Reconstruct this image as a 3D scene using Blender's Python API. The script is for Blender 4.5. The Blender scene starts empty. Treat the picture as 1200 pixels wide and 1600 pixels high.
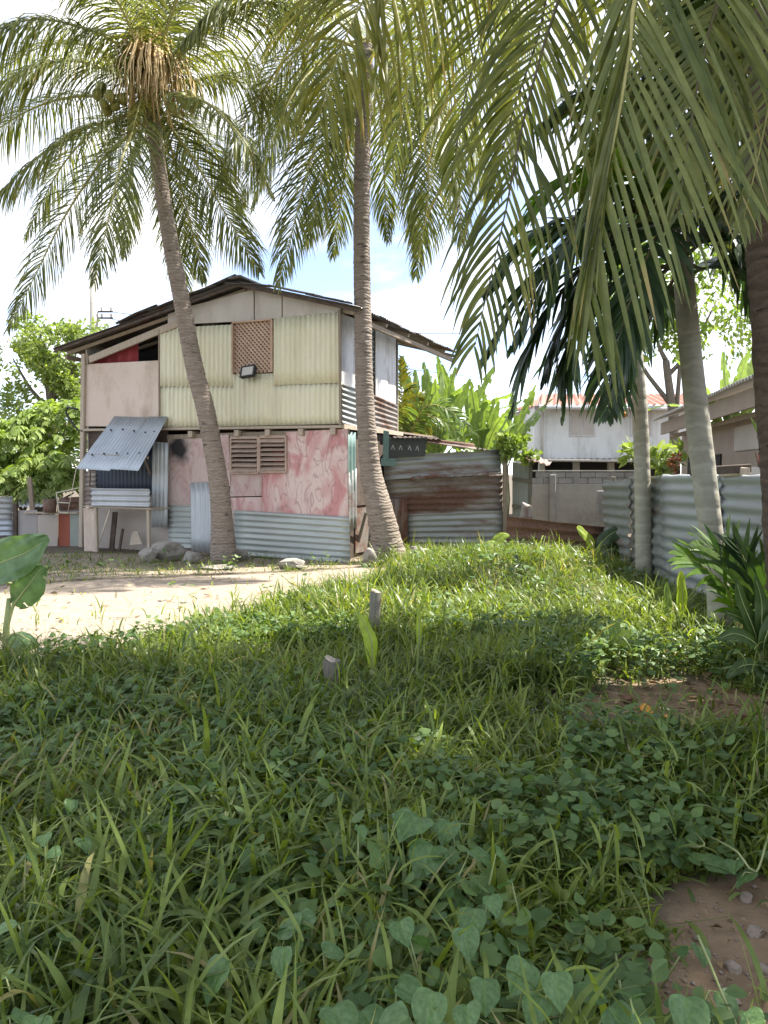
import bpy, math, random
import numpy as np
from mathutils import Vector, Matrix

random.seed(7)
rng = np.random.default_rng(11)
SC = bpy.context.scene
COL = SC.collection
R = math.radians

# ------------------------------------------------------------------ camera
CAM_H, PITCH, FPX = 1.6, R(2.95), 1164.0
cam_d = bpy.data.cameras.new('camera')
cam_d.sensor_fit = 'VERTICAL'; cam_d.sensor_height = 36.0; cam_d.sensor_width = 27.0
cam_d.lens = FPX / 1600 * 36
cam_d.clip_start = 0.05; cam_d.clip_end = 2000
cam = bpy.data.objects.new('camera', cam_d); COL.objects.link(cam)
cam.location = (0, 0, CAM_H); cam.rotation_euler = (R(90) - PITCH, 0, 0)
SC.camera = cam

# ------------------------------------------------------------------ light
SUN_EL, SUN_AZ = R(58), R(16)            # azimuth measured from +x towards +y
sun_dir = Vector((math.cos(SUN_EL)*math.cos(SUN_AZ), math.cos(SUN_EL)*math.sin(SUN_AZ), math.sin(SUN_EL)))
sd = bpy.data.lights.new('sun', 'SUN'); sd.energy = 4.6; sd.angle = R(0.6); sd.color = (1.0, 0.95, 0.86)
sun = bpy.data.objects.new('sun', sd); COL.objects.link(sun)
sun.rotation_euler = sun_dir.to_track_quat('Z', 'Y').to_euler(); sun.location = (12, 4, 20)

world = bpy.data.worlds.new('World'); SC.world = world; world.use_nodes = True
wn, wl = world.node_tree.nodes, world.node_tree.links
wn.clear()
w_out = wn.new('ShaderNodeOutputWorld'); w_bg = wn.new('ShaderNodeBackground')
sky = wn.new('ShaderNodeTexSky'); sky.sky_type = 'NISHITA'; sky.sun_disc = False
sky.sun_elevation = SUN_EL; sky.sun_rotation = R(90) - SUN_AZ
sky.air_density = 0.6; sky.dust_density = 0.1; sky.ozone_density = 1.0
tc = wn.new('ShaderNodeTexCoord'); sep = wn.new('ShaderNodeSeparateXYZ')
wl.new(tc.outputs['Generated'], sep.inputs[0])
addz = wn.new('ShaderNodeMath'); addz.operation = 'ADD'; addz.inputs[1].default_value = 0.22
mxz = wn.new('ShaderNodeMath'); mxz.operation = 'MAXIMUM'; mxz.inputs[1].default_value = 0.05
wl.new(sep.outputs['Z'], addz.inputs[0]); wl.new(addz.outputs[0], mxz.inputs[0])
dv = wn.new('ShaderNodeVectorMath'); dv.operation = 'DIVIDE'
cmb = wn.new('ShaderNodeCombineXYZ')
for i in range(3): wl.new(mxz.outputs[0], cmb.inputs[i])
wl.new(tc.outputs['Generated'], dv.inputs[0]); wl.new(cmb.outputs[0], dv.inputs[1])
cn = wn.new('ShaderNodeTexNoise'); cn.inputs['Scale'].default_value = 1.5; cn.inputs['Detail'].default_value = 7
cn.inputs['Roughness'].default_value = 0.55
wl.new(dv.outputs[0], cn.inputs['Vector'])
cr = wn.new('ShaderNodeValToRGB'); cr.color_ramp.elements[0].position = 0.40; cr.color_ramp.elements[1].position = 0.66
wl.new(cn.outputs['Fac'], cr.inputs[0])
cmul = wn.new('ShaderNodeMath'); cmul.operation = 'MULTIPLY_ADD'; cmul.inputs[1].default_value = 0.74; cmul.inputs[2].default_value = 0.11
wl.new(cr.outputs['Color'], cmul.inputs[0])
wmix = wn.new('ShaderNodeMix'); wmix.data_type = 'RGBA'
wl.new(cmul.outputs[0], wmix.inputs[0]); wl.new(sky.outputs[0], wmix.inputs[6])
wmix.inputs[7].default_value = (6.2, 6.0, 5.7, 1)
wl.new(wmix.outputs[2], w_bg.inputs['Color']); w_bg.inputs['Strength'].default_value = 0.13
wl.new(w_bg.outputs[0], w_out.inputs['Surface'])

vs = SC.view_settings
vs.view_transform = 'Standard'; vs.look = 'None'; vs.gamma = 1; vs.use_curve_mapping = False
vs.exposure = 1.60
SC.cycles.max_bounces = 8; SC.cycles.diffuse_bounces = 4; SC.cycles.transmission_bounces = 4
SC.cycles.use_denoising = True
SC.cycles.sample_clamp_indirect = 6

# ------------------------------------------------------------------ pixel -> place
FWD = Vector((0, math.cos(PITCH), -math.sin(PITCH))); UPV = Vector((0, math.sin(PITCH), math.cos(PITCH)))
EYE = Vector((0, 0, CAM_H))
def ray(px, py): return Vector((1, 0, 0))*((px-600)/FPX) + UPV*((800-py)/FPX) + FWD
def P(px, py, Y):
    d = ray(px, py); return EYE + d*(Y/d.y)
def G(px, py, z=0.0):
    d = ray(px, py); return EYE + d*((z-CAM_H)/d.z)

# ------------------------------------------------------------------ scene helpers
def tag(o, label=None, cat=None, group=None, kind=None):
    if label: o['label'] = label
    if cat: o['category'] = cat
    if group: o['group'] = group
    if kind: o['kind'] = kind
    return o
def empty(name, loc=(0, 0, 0), rz=0.0, parent=None):
    o = bpy.data.objects.new(name, None); COL.objects.link(o)
    o.location = loc; o.rotation_euler = (0, 0, rz); o.empty_display_size = 0.2; o.parent = parent
    return o
def link_mesh(name, me, mat, parent=None, smooth=False):
    if mat is not None: me.materials.append(mat)
    if smooth: me.shade_smooth()
    o = bpy.data.objects.new(name, me); COL.objects.link(o); o.parent = parent
    return o
def mesh_np(name, V, F, mat, parent=None, tint=None, smooth=False):
    V = np.asarray(V, dtype=np.float32); F = np.asarray(F, dtype=np.int32)
    me = bpy.data.meshes.new(name); k = F.shape[1]
    me.vertices.add(len(V)); me.vertices.foreach_set('co', V.ravel())
    me.loops.add(F.size); me.loops.foreach_set('vertex_index', F.ravel())
    me.polygons.add(len(F)); me.polygons.foreach_set('loop_start', np.arange(0, F.size, k, dtype=np.int32))
    try: me.polygons.foreach_set('loop_total', np.full(len(F), k, dtype=np.int32))
    except Exception: pass
    if tint is not None:
        a = me.attributes.new('tint', 'FLOAT', 'POINT'); a.data.foreach_set('value', np.asarray(tint, dtype=np.float32).ravel())
    me.update(calc_edges=True); me.validate()
    return link_mesh(name, me, mat, parent, smooth)
class MB:
    def __init__(s): s.v = []; s.f = []
    def quad_slab(s, a, b, c, d, th, n=None):
        a, b, c, d = (Vector(p) for p in (a, b, c, d))
        if n is None: n = (b-a).cross(d-a).normalized()
        n = Vector(n)*th; i = len(s.v)
        s.v += [a, b, c, d, a+n, b+n, c+n, d+n]
        s.f += [[i+3, i+2, i+1, i], [i+4, i+5, i+6, i+7]] + [[i+k, i+(k+1) % 4, i+4+(k+1) % 4, i+4+k] for k in range(4)]
        return s
    def box(s, lo, hi):
        x0, y0, z0 = lo; x1, y1, z1 = hi
        return s.quad_slab((x0, y0, z0), (x1, y0, z0), (x1, y1, z0), (x0, y1, z0), z1-z0, (0, 0, 1))
    def beam(s, p, q, w, h, up=(0, 0, 1)):
        p, q = Vector(p), Vector(q); t = (q-p).normalized(); u = Vector(up)
        if abs(t.dot(u)) > .97: u = Vector((0, 1, 0))
        sd = t.cross(u).normalized(); u = sd.cross(t).normalized(); i = len(s.v)
        for e in (p, q):
            for a, b in ((-1, -1), (1, -1), (1, 1), (-1, 1)): s.v.append(e + sd*(a*w/2) + u*(b*h/2))
        s.f += [[i+3, i+2, i+1, i], [i+4, i+5, i+6, i+7]] + [[i+k, i+(k+1) % 4, i+4+(k+1) % 4, i+4+k] for k in range(4)]
        return s
    def tube(s, pts, radii, n=8, cap=True):
        pts = [Vector(p) for p in pts]
        if not hasattr(radii, '__len__'): radii = [radii]*len(pts)
        base = len(s.v); prev = None
        for k, p in enumerate(pts):
            t = (pts[min(k+1, len(pts)-1)] - pts[max(k-1, 0)]).normalized()
            if prev is None: u = t.orthogonal().normalized()
            else:
                u = prev - t*prev.dot(t); u = u.normalized() if u.length > 1e-6 else t.orthogonal().normalized()
            prev = u; w = t.cross(u)
            for j in range(n):
                a = 2*math.pi*j/n; s.v.append(p + (u*math.cos(a) + w*math.sin(a))*radii[k])
        for k in range(len(pts)-1):
            for j in range(n):
                a = base+k*n+j; b = base+k*n+(j+1) % n
                s.f.append([a, b, b+n, a+n])
        if cap:
            s.f.append([base+j for j in range(n)][::-1]); s.f.append([base+(len(pts)-1)*n+j for j in range(n)])
        return s
    def build(s, name, mat, parent=None, smooth=False, bevel=0):
        me = bpy.data.meshes.new(name); me.from_pydata([tuple(v) for v in s.v], [], s.f); me.update()
        o = link_mesh(name, me, mat, parent, smooth)
        if bevel:
            m = o.modifiers.new('bevel', 'BEVEL'); m.width = bevel; m.segments = 1; m.limit_method = 'ANGLE'
        return o
def catmull(pts, n):
    P_ = np.array([tuple(p) for p in pts], float)
    P_ = np.vstack([2*P_[0]-P_[1], P_, 2*P_[-1]-P_[-2]])
    seg = np.linalg.norm(np.diff(P_[1:-1], axis=0), axis=1); cum = np.concatenate([[0], np.cumsum(seg)])
    out = []
    for s in np.linspace(0, cum[-1]*0.99999, n):
        i = int(np.searchsorted(cum, s, side='right')-1); i = min(i, len(seg)-1)
        t = (s-cum[i])/seg[i]; a, b, c, d = P_[i:i+4]
        out.append(.5*((2*b)+(-a+c)*t+(2*a-5*b+4*c-d)*t*t+(-a+3*b-3*c+d)*t**3))
    return np.array(out)
def nrm(a): return a/np.maximum(np.linalg.norm(a, axis=-1, keepdims=True), 1e-9)

# ------------------------------------------------------------------ materials
def newmat(name):
    m = bpy.data.materials.new(name); m.use_nodes = True
    nt = m.node_tree; return m, nt.nodes, nt.links, nt.nodes['Principled BSDF']
def noise(n, l, scale, detail=5, rough=.6, vec=None, stretch=None):
    t = n.new('ShaderNodeTexNoise'); t.inputs['Scale'].default_value = scale; t.inputs['Detail'].default_value = detail
    t.inputs['Roughness'].default_value = rough
    c = n.new('ShaderNodeTexCoord'); src = c.outputs['Object']
    if stretch:
        mp = n.new('ShaderNodeMapping'); mp.inputs['Scale'].default_value = stretch; l.new(src, mp.inputs[0]); src = mp.outputs[0]
    l.new(src, t.inputs['Vector']); return t
def ramp(n, l, src, p0, p1, c0=(0, 0, 0, 1), c1=(1, 1, 1, 1)):
    r = n.new('ShaderNodeValToRGB'); r.color_ramp.elements[0].position = p0; r.color_ramp.elements[1].position = p1
    r.color_ramp.elements[0].color = c0; r.color_ramp.elements[1].color = c1
    l.new(src, r.inputs[0]); return r
def mixc(n, l, fac, a, b, mode='MIX'):
    m = n.new('ShaderNodeMix'); m.data_type = 'RGBA'; m.blend_type = mode
    for s, v in ((0, fac), (6, a), (7, b)):
        if isinstance(v, (int, float)): m.inputs[s].default_value = v
        elif isinstance(v, tuple): m.inputs[s].default_value = v if len(v) == 4 else (*v, 1)
        else: l.new(v, m.inputs[s])
    return m.outputs[2]
def bump(n, l, b, src, strength=.3, dist=.02):
    bp = n.new('ShaderNodeBump'); bp.inputs['Strength'].default_value = strength; bp.inputs['Distance'].default_value = dist
    l.new(src, bp.inputs['Height']); l.new(bp.outputs[0], b.inputs['Normal'])
def plain(name, c0, c1, scale=3, rough=.8, stretch=None, bs=.25, metal=0, dirt=None, dirt_amt=.5, dscale=1.3, dstretch=None):
    m, n, l, b = newmat(name)
    t = noise(n, l, scale, 6, .65, stretch=stretch)
    r = ramp(n, l, t.outputs['Fac'], .3, .7, (*c0, 1), (*c1, 1)); col = r.outputs[0]
    if dirt:
        t2 = noise(n, l, dscale, 7, .7, stretch=dstretch); r2 = ramp(n, l, t2.outputs['Fac'], .5, .5+.3*(1.2-dirt_amt))
        mm = n.new('ShaderNodeMath'); mm.operation = 'MULTIPLY'; mm.inputs[1].default_value = dirt_amt; l.new(r2.outputs[0], mm.inputs[0])
        col = mixc(n, l, mm.outputs[0], col, dirt)
    l.new(col, b.inputs['Base Color']); b.inputs['Roughness'].default_value = rough; b.inputs['Metallic'].default_value = metal
    t3 = noise(n, l, scale*7, 4, .6, stretch=stretch); bump(n, l, b, t3.outputs['Fac'], bs, .006)
    return m
def sheetmat(name, base, rust_amt, metal=.35, rough=.5, rust=(.20, .075, .035), rust2=(.09, .04, .025), seed=0, streak=(1, 1, .25)):
    m, n, l, b = newmat(name)
    t = noise(n, l, 2.2, 7, .65, stretch=streak); t.inputs['Distortion'].default_value = .3
    t.noise_dimensions = '4D'; t.inputs['W'].default_value = seed
    fine = noise(n, l, 26, 4, .7)
    g = ramp(n, l, t.outputs['Fac'], .25, .75, (base[0]*.72, base[1]*.72, base[2]*.72, 1), (base[0]*1.12, base[1]*1.12, base[2]*1.12, 1))
    rt = noise(n, l, 1.4, 8, .72, stretch=streak); rt.noise_dimensions = '4D'; rt.inputs['W'].default_value = seed+5.3
    lo = .74-.5*rust_amt
    rr = ramp(n, l, rt.outputs['Fac'], lo, lo+.14)
    rc = ramp(n, l, fine.outputs['Fac'], .35, .65, (*rust2, 1), (*rust, 1))
    l.new(mixc(n, l, rr.outputs[0], g.outputs[0], rc.outputs[0]), b.inputs['Base Color'])
    inv = n.new('ShaderNodeMath'); inv.operation = 'MULTIPLY_ADD'; inv.inputs[1].default_value = -metal; inv.inputs[2].default_value = metal
    l.new(rr.outputs[0], inv.inputs[0]); l.new(inv.outputs[0], b.inputs['Metallic'])
    rg = n.new('ShaderNodeMath'); rg.operation = 'MULTIPLY_ADD'; rg.inputs[1].default_value = .9-rough; rg.inputs[2].default_value = rough
    l.new(rr.outputs[0], rg.inputs[0]); l.new(rg.outputs[0], b.inputs['Roughness'])
    bump(n, l, b, t.outputs['Fac'], .25, .02)
    return m
def leafmat(name, dark, light, trans=.35, rough=.45, tcol=None, old=None, mottle=9.0):
    m, n, l, b = newmat(name)
    a = n.new('ShaderNodeAttribute'); a.attribute_name = 'tint'
    r = n.new('ShaderNodeValToRGB'); r.color_ramp.elements[0].color = (*dark, 1); r.color_ramp.elements[1].color = (*light, 1)
    r.color_ramp.elements[0].position = .0; r.color_ramp.elements[1].position = .85
    if old:
        e = r.color_ramp.elements.new(.97); e.color = (*old, 1)
    l.new(a.outputs['Fac'], r.inputs[0])
    mo = noise(n, l, mottle, 3, .6); mr = ramp(n, l, mo.outputs['Fac'], .3, .7, (.70, .72, .62, 1), (1.22, 1.18, 1.2, 1))
    r_out = mixc(n, l, 1.0, r.outputs[0], mr.outputs[0], 'MULTIPLY')
    bump(n, l, b, mo.outputs['Fac'], .35, .01)
    l.new(r_out, b.inputs['Base Color']); b.inputs['Roughness'].default_value = rough
    b.inputs['Specular IOR Level'].default_value = .4
    tr = n.new('ShaderNodeBsdfTranslucent')
    tint = mixc(n, l, 1.0, r_out, tcol or (1.5, 1.5, .5), 'MULTIPLY'); l.new(tint, tr.inputs[0])
    mx = n.new('ShaderNodeMixShader'); mx.inputs[0].default_value = trans
    l.new(b.outputs[0], mx.inputs[1]); l.new(tr.outputs[0], mx.inputs[2]); l.new(mx.outputs[0], n['Material Output'].inputs[0])
    return m
M = {}
M['galv'] = sheetmat('galvanised_sheet', (.50, .52, .53), .12, seed=1)
M['galv_h'] = sheetmat('galvanised_sheet_level', (.47, .50, .47), .22, seed=2, streak=(.3, 1, 1.5))
M['galv_blue'] = sheetmat('zinc_awning_sheet', (.42, .46, .50), .10, metal=.45, rough=.40, seed=3)
M['galv_dirty'] = sheetmat('weathered_sheet', (.36, .37, .36), .42, seed=4, streak=(.3, 1, 1.2))
M['fence'] = sheetmat('pale_fence_sheet', (.33, .355, .35), .30, metal=.25, seed=12, streak=(1, .3, 1.5))
M['fence_shaded'] = sheetmat('shade_toned_fence_sheet', (.22, .23, .205), .42, metal=.2, rough=.7, seed=13, streak=(1, .3, 1.5))  # darker copy for the far sheets: shade put into the colour, plus rust
M['rusty'] = sheetmat('rusty_sheet', (.31, .28, .25), .62, rust=(.17, .085, .055), rust2=(.09, .05, .035), seed=6, streak=(.3, 1, 1.2))
M['rusty_low'] = sheetmat('rusty_low_sheet', (.26, .22, .19), .80, metal=.1, rust=(.20, .10, .06), rust2=(.10, .055, .04), seed=7, streak=(.3, 1, 1.2))
M['rusty_v'] = sheetmat('rusty_upright_sheet', (.30, .27, .25), .60, seed=8)
M['dark_sheet'] = sheetmat('dark_blue_sheet', (.05, .065, .09), .15, seed=9)
M['roof'] = sheetmat('old_roof_sheet', (.17, .16, .15), .55, seed=10, rust=(.14, .07, .05), rust2=(.05, .035, .03))
M['roof_under'] = plain('roof_edge_board', (.08, .07, .06), (.16, .14, .12), 4)
M['cream'] = plain('cream_painted_sheet', (.72, .65, .43), (.79, .73, .53), 1.4, .6, stretch=(1, 1, .3), dirt=(.36, .28, .17), dirt_amt=.4, dscale=1.6, dstretch=(2.6, 2.6, .35))
M['cream_green'] = plain('greenish_cream_sheet', (.70, .66, .46), (.76, .73, .55), 1.4, .6, stretch=(1, 1, .3), dirt=(.36, .30, .19), dirt_amt=.35, dscale=1.6, dstretch=(2.6, 2.6, .35))
M['beige'] = plain('beige_plywood', (.60, .48, .40), (.66, .55, .47), .8, .8, dirt=(.30, .22, .14), dirt_amt=.6, dscale=.9, dstretch=(1.4, 1.4, .7))
M['ply'] = plain('grey_plywood', (.46, .42, .36), (.57, .53, .47), 2, .85, stretch=(1, 1, .4), dirt=(.26, .22, .17), dirt_amt=.5, dscale=1.5, dstretch=(1.6, 1.6, .6))
M['whiteply'] = plain('white_painted_board', (.56, .54, .54), (.66, .64, .63), 1.6, .75, dirt=(.30, .27, .23), dirt_amt=.7, dscale=1.6, dstretch=(2, 2, .5))
M['timber'] = plain('weathered_timber', (.20, .15, .11), (.33, .27, .20), 5, .85, stretch=(6, 6, .6))
M['timber_pale'] = plain('pale_timber', (.36, .29, .22), (.48, .41, .32), 5, .85, stretch=(6, 6, .6))
M['timber_dark'] = plain('dark_timber', (.05, .035, .025), (.12, .09, .07), 5, .9)
M['lattice'] = plain('pinkish_lattice_wood', (.42, .28, .20), (.54, .39, .28), 6, .8)
M['louvre'] = plain('louvre_wood', (.38, .27, .21), (.50, .38, .30), 6, .8)
M['dark'] = plain('interior_shade', (.012, .011, .010), (.03, .026, .022), 2, .95)  # near-black colour standing in for the shade inside rooms and openings
M['red_cloth'] = plain('red_cloth', (.22, .03, .035), (.30, .045, .05), 2, .95)
M['teal'] = plain('teal_paint', (.13, .22, .20), (.19, .28, .26), 3, .7, dirt=(.08, .16, .14), dirt_amt=.5)
M['concrete'] = plain('concrete', (.34, .32, .28), (.46, .44, .39), 2.5, .9, dirt=(.18, .17, .14), dirt_amt=.6)
M['block'] = plain('concrete_block', (.28, .27, .25), (.40, .39, .36), 3, .9, dirt=(.13, .13, .11), dirt_amt=.5)
M['rock'] = plain('pale_rock', (.22, .20, .17), (.38, .35, .31), 5, .9, dirt=(.11, .10, .07), dirt_amt=.8, dscale=4, bs=.6)
M['pebble'] = plain('brown_pebble', (.22, .17, .13), (.36, .30, .25), 12, .9, bs=.5)
M['white_wall'] = plain('white_render', (.64, .64, .63), (.74, .74, .73), 1.2, .85, dirt=(.42, .40, .36), dirt_amt=.7, dscale=.8, dstretch=(1.5, 1.5, .4))
M['brown_wall'] = plain('brown_wall', (.30, .24, .20), (.38, .31, .26), 1.5, .85)
M['greige'] = plain('greige_board', (.44, .40, .36), (.52, .48, .44), 1.5, .85)
M['red_roof'] = plain('red_painted_roof', (.26, .11, .075), (.34, .155, .105), 2, .6, dirt=(.25, .08, .05), dirt_amt=.5)
M['pale_roof'] = plain('pale_roof_sheet', (.48, .45, .42), (.60, .57, .53), 1.5, .6)
M['shed_roof'] = plain('old_brown_roof', (.05, .04, .035), (.13, .09, .07), 3, .95)
M['tarp'] = plain('dark_tarpaulin', (.035, .04, .04), (.07, .075, .07), 4, .6)
M['mark'] = plain('pale_print', (.5, .5, .47), (.6, .6, .56), 4, .8)
M['pink_window'] = plain('closed_pink_shutter', (.34, .22, .18), (.42, .30, .24), 2, .8)
M['black_metal'] = plain('black_housing', (.015, .015, .015), (.03, .03, .03), 6, .45)
M['glass'] = plain('lamp_glass', (.42, .40, .36), (.48, .46, .42), 2, .12)
M['wire'] = plain('black_wire', (.02, .02, .02), (.04, .04, .04), 6, .6)
M['pipe'] = plain('black_hose', (.015, .017, .015), (.03, .03, .03), 6, .5)
M['rope'] = plain('pale_rope', (.6, .55, .42), (.68, .62, .5), 6, .9)
M['red_panel'] = sheetmat('red_rust_panel', (.36, .10, .06), .55, metal=.0, rough=.8, seed=20, rust=(.32, .09, .05), rust2=(.16, .05, .03))
M['greygreen'] = plain('grey_green_panel', (.27, .29, .26), (.35, .37, .33), 2, .8, dirt=(.17, .15, .12), dirt_amt=.5)
M['greyp'] = plain('grey_fence_panel', (.32, .29, .28), (.40, .37, .35), 2, .8, dirt=(.18, .15, .13), dirt_amt=.5)
M['tan_panel'] = plain('tan_fence_panel', (.40, .34, .29), (.47, .41, .36), 2, .8)
M['bamboo'] = plain('grey_post_wood', (.13, .12, .095), (.23, .21, .165), 8, .85, stretch=(8, 8, .8))
M['fruit'] = plain('orange_rind', (.75, .30, .03), (.85, .40, .06), 8, .5)
M['peel'] = plain('pale_peel', (.75, .58, .38), (.85, .70, .5), 8, .6)
M['husk'] = plain('brown_husk', (.10, .05, .03), (.22, .13, .08), 14, .95, bs=.8)
M['coco'] = plain('green_coconut', (.20, .22, .05), (.32, .30, .08), 5, .5)
M['fibre'] = plain('dry_palm_fibre', (.42, .28, .12), (.60, .44, .22), 8, .9, stretch=(6, 6, 1))
M['midrib'] = plain('palm_midrib', (.26, .25, .07), (.40, .36, .13), 6, .5)
M['midrib_dark'] = plain('dark_palm_midrib', (.06, .05, .02), (.12, .10, .04), 6, .5)
M['areca_fruit'] = plain('orange_areca_nut', (.5, .16, .03), (.62, .25, .05), 8, .5)
def trunkmat(name, c0, c1, scar, ring=9.0, scars=(.62, .67)):
    m, n, l, b = newmat(name)
    t = noise(n, l, 5, 7, .7, stretch=(1, 1, 2.5)); r = ramp(n, l, t.outputs['Fac'], .3, .7, (*c0, 1), (*c1, 1))
    w = n.new('ShaderNodeTexWave'); w.bands_direction = 'Z'; w.inputs['Scale'].default_value = ring; w.inputs['Distortion'].default_value = 7.0
    w.inputs['Detail'].default_value = 3; w.inputs['Detail Scale'].default_value = 1.5
    c = n.new('ShaderNodeTexCoord'); l.new(c.outputs['Object'], w.inputs['Vector'])
    rw = ramp(n, l, w.outputs['Fac'], .0, .22, (1, 1, 1, 1), (0, 0, 0, 1))
    mm = n.new('ShaderNodeMath'); mm.operation = 'MULTIPLY'; l.new(rw.outputs[0], mm.inputs[0]); mm.inputs[1].default_value = .4
    col = mixc(n, l, mm.outputs[0], r.outputs[0], scar)
    v = noise(n, l, 3.2, 3, .6, stretch=(1.6, 1.6, 9)); rv = ramp(n, l, v.outputs['Fac'], *scars)
    col = mixc(n, l, rv.outputs[0], col, (c0[0]*.35, c0[1]*.35, c0[2]*.35))
    l.new(col, b.inputs['Base Color']); b.inputs['Roughness'].default_value = .9
    bump(n, l, b, mixc(n, l, .5, t.outputs['Fac'], w.outputs['Fac']), .5, .03)
    return m
M['trunk'] = trunkmat('coconut_trunk_bark', (.20, .155, .12), (.33, .275, .225), (.10, .075, .06), 5.5)
M['areca_trunk'] = trunkmat('areca_trunk_bark', (.27, .25, .19), (.38, .36, .29), (.46, .43, .35), 1.7, (.80, .85))
M['brown_trunk'] = trunkmat('brown_trunk_bark', (.065, .045, .03), (.13, .09, .062), (.035, .025, .018), 3.4)
M['bark'] = plain('tree_bark', (.10, .08, .06), (.20, .17, .13), 8, .9, stretch=(4, 4, 1), bs=.6)
M['stem'] = plain('banana_stem', (.24, .30, .10), (.38, .40, .18), 5, .6, stretch=(4, 4, .6))
M['coco_leaf'] = leafmat('coconut_leaflet', (.08, .11, .034), (.23, .245, .085), .48, .42, (1.5, 1.45, .5), (.34, .26, .09))
M['coco_yellow'] = leafmat('yellow_green_leaflet', (.13, .155, .03), (.27, .265, .055), .45, .45, (1.6, 1.4, .5), (.5, .36, .12))  # yellow-green; on the top frond it paints in light shining through
M['coco_big'] = leafmat('olive_leaflet', (.09, .12, .032), (.20, .225, .07), .32, .42, (1.4, 1.35, .5), (.34, .27, .12))
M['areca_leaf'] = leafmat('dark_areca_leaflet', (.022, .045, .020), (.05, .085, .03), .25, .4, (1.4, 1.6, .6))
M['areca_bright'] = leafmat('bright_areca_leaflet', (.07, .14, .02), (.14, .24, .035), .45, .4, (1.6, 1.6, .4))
M['banana_leaf'] = leafmat('banana_leaf', (.11, .19, .06), (.22, .31, .11), .45, .42, (1.5, 1.5, .5))
M['banana_dull'] = leafmat('dull_banana_leaf', (.075, .145, .06), (.13, .22, .10), .2, .4, (1.3, 1.4, .5))
M['banana_bright'] = leafmat('young_banana_leaf', (.26, .38, .06), (.38, .48, .09), .5, .4, (1.4, 1.4, .4))
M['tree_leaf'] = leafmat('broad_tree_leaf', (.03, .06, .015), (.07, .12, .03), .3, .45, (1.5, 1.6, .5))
M['left_leaf'] = leafmat('light_green_leaf', (.15, .23, .05), (.30, .38, .11), .4, .5, (1.4, 1.5, .5))
M['left_leaf2'] = leafmat('fresh_green_leaf', (.17, .235, .065), (.31, .375, .14), .4, .5, (1.4, 1.5, .4))
M['far_leaf'] = leafmat('grey_green_far_leaf', (.13, .17, .10), (.22, .26, .16), .3, .6)
M['grass'] = leafmat('grass_blade', (.050, .095, .022), (.275, .345, .085), .42, .36, (1.5, 1.5, .38), (.36, .31, .15))
M['weed'] = leafmat('weed_leaf', (.06, .12, .035), (.16, .245, .08), .3, .5, (1.4, 1.5, .5))
M['heart'] = leafmat('heart_leaf', (.07, .145, .05), (.17, .275, .105), .28, .34, (1.3, 1.5, .5), mottle=6.0)

# pink hand painted wall panel
def pinkmat(name, c0, c1, c2, soot=None):
    m, n, l, b = newmat(name)
    t = noise(n, l, 1.9, 3, .5, stretch=(1, 1, .6)); t.inputs['Distortion'].default_value = 1.0
    r = ramp(n, l, t.outputs['Fac'], .40, .56, (*c0, 1), (*c1, 1))
    w = noise(n, l, 2.1, 1.5, .4, stretch=(1.9, 1, .6)); w.inputs['Distortion'].default_value = 1.8
    rw = n.new('ShaderNodeValToRGB'); e = rw.color_ramp.elements
    e[0].position = .465; e[0].color = (0, 0, 0, 1); e[1].position = .535; e[1].color = (0, 0, 0, 1)
    k = e.new(.50); k.color = (1, 1, 1, 1)
    l.new(w.outputs['Fac'], rw.inputs[0])
    mm = n.new('ShaderNodeMath'); mm.operation = 'MULTIPLY'; l.new(rw.outputs[0], mm.inputs[0]); mm.inputs[1].default_value = .6
    col = mixc(n, l, mm.outputs[0], r.outputs[0], c2)
    d = noise(n, l, 5, 7, .7); rd = ramp(n, l, d.outputs['Fac'], .55, .8)
    mm2 = n.new('ShaderNodeMath'); mm2.operation = 'MULTIPLY'; l.new(rd.outputs[0], mm2.inputs[0]); mm2.inputs[1].default_value = .5
    col = mixc(n, l, mm2.outputs[0], col, (.42, .33, .27))
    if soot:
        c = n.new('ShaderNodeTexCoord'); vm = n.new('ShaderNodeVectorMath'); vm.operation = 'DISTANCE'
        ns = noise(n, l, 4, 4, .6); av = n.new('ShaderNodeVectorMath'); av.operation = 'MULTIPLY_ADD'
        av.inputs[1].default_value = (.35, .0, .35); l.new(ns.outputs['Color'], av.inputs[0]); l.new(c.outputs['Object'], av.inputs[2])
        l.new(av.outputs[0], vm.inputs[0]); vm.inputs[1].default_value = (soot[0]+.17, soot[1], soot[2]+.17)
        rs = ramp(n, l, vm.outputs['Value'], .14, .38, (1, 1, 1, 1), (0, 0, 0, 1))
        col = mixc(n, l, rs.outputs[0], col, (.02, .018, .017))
    l.new(col, b.inputs['Base Color']); b.inputs['Roughness'].default_value = .75
    bump(n, l, b, t.outputs['Fac'], .2, .01)
    return m
M['pink'] = pinkmat('pink_brushed_panel', (.54, .26, .25), (.68, .53, .48), (.32, .15, .15))
M['pink_pale'] = pinkmat('pale_pink_panel', (.50, .34, .31), (.56, .44, .39), (.34, .20, .19))

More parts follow.
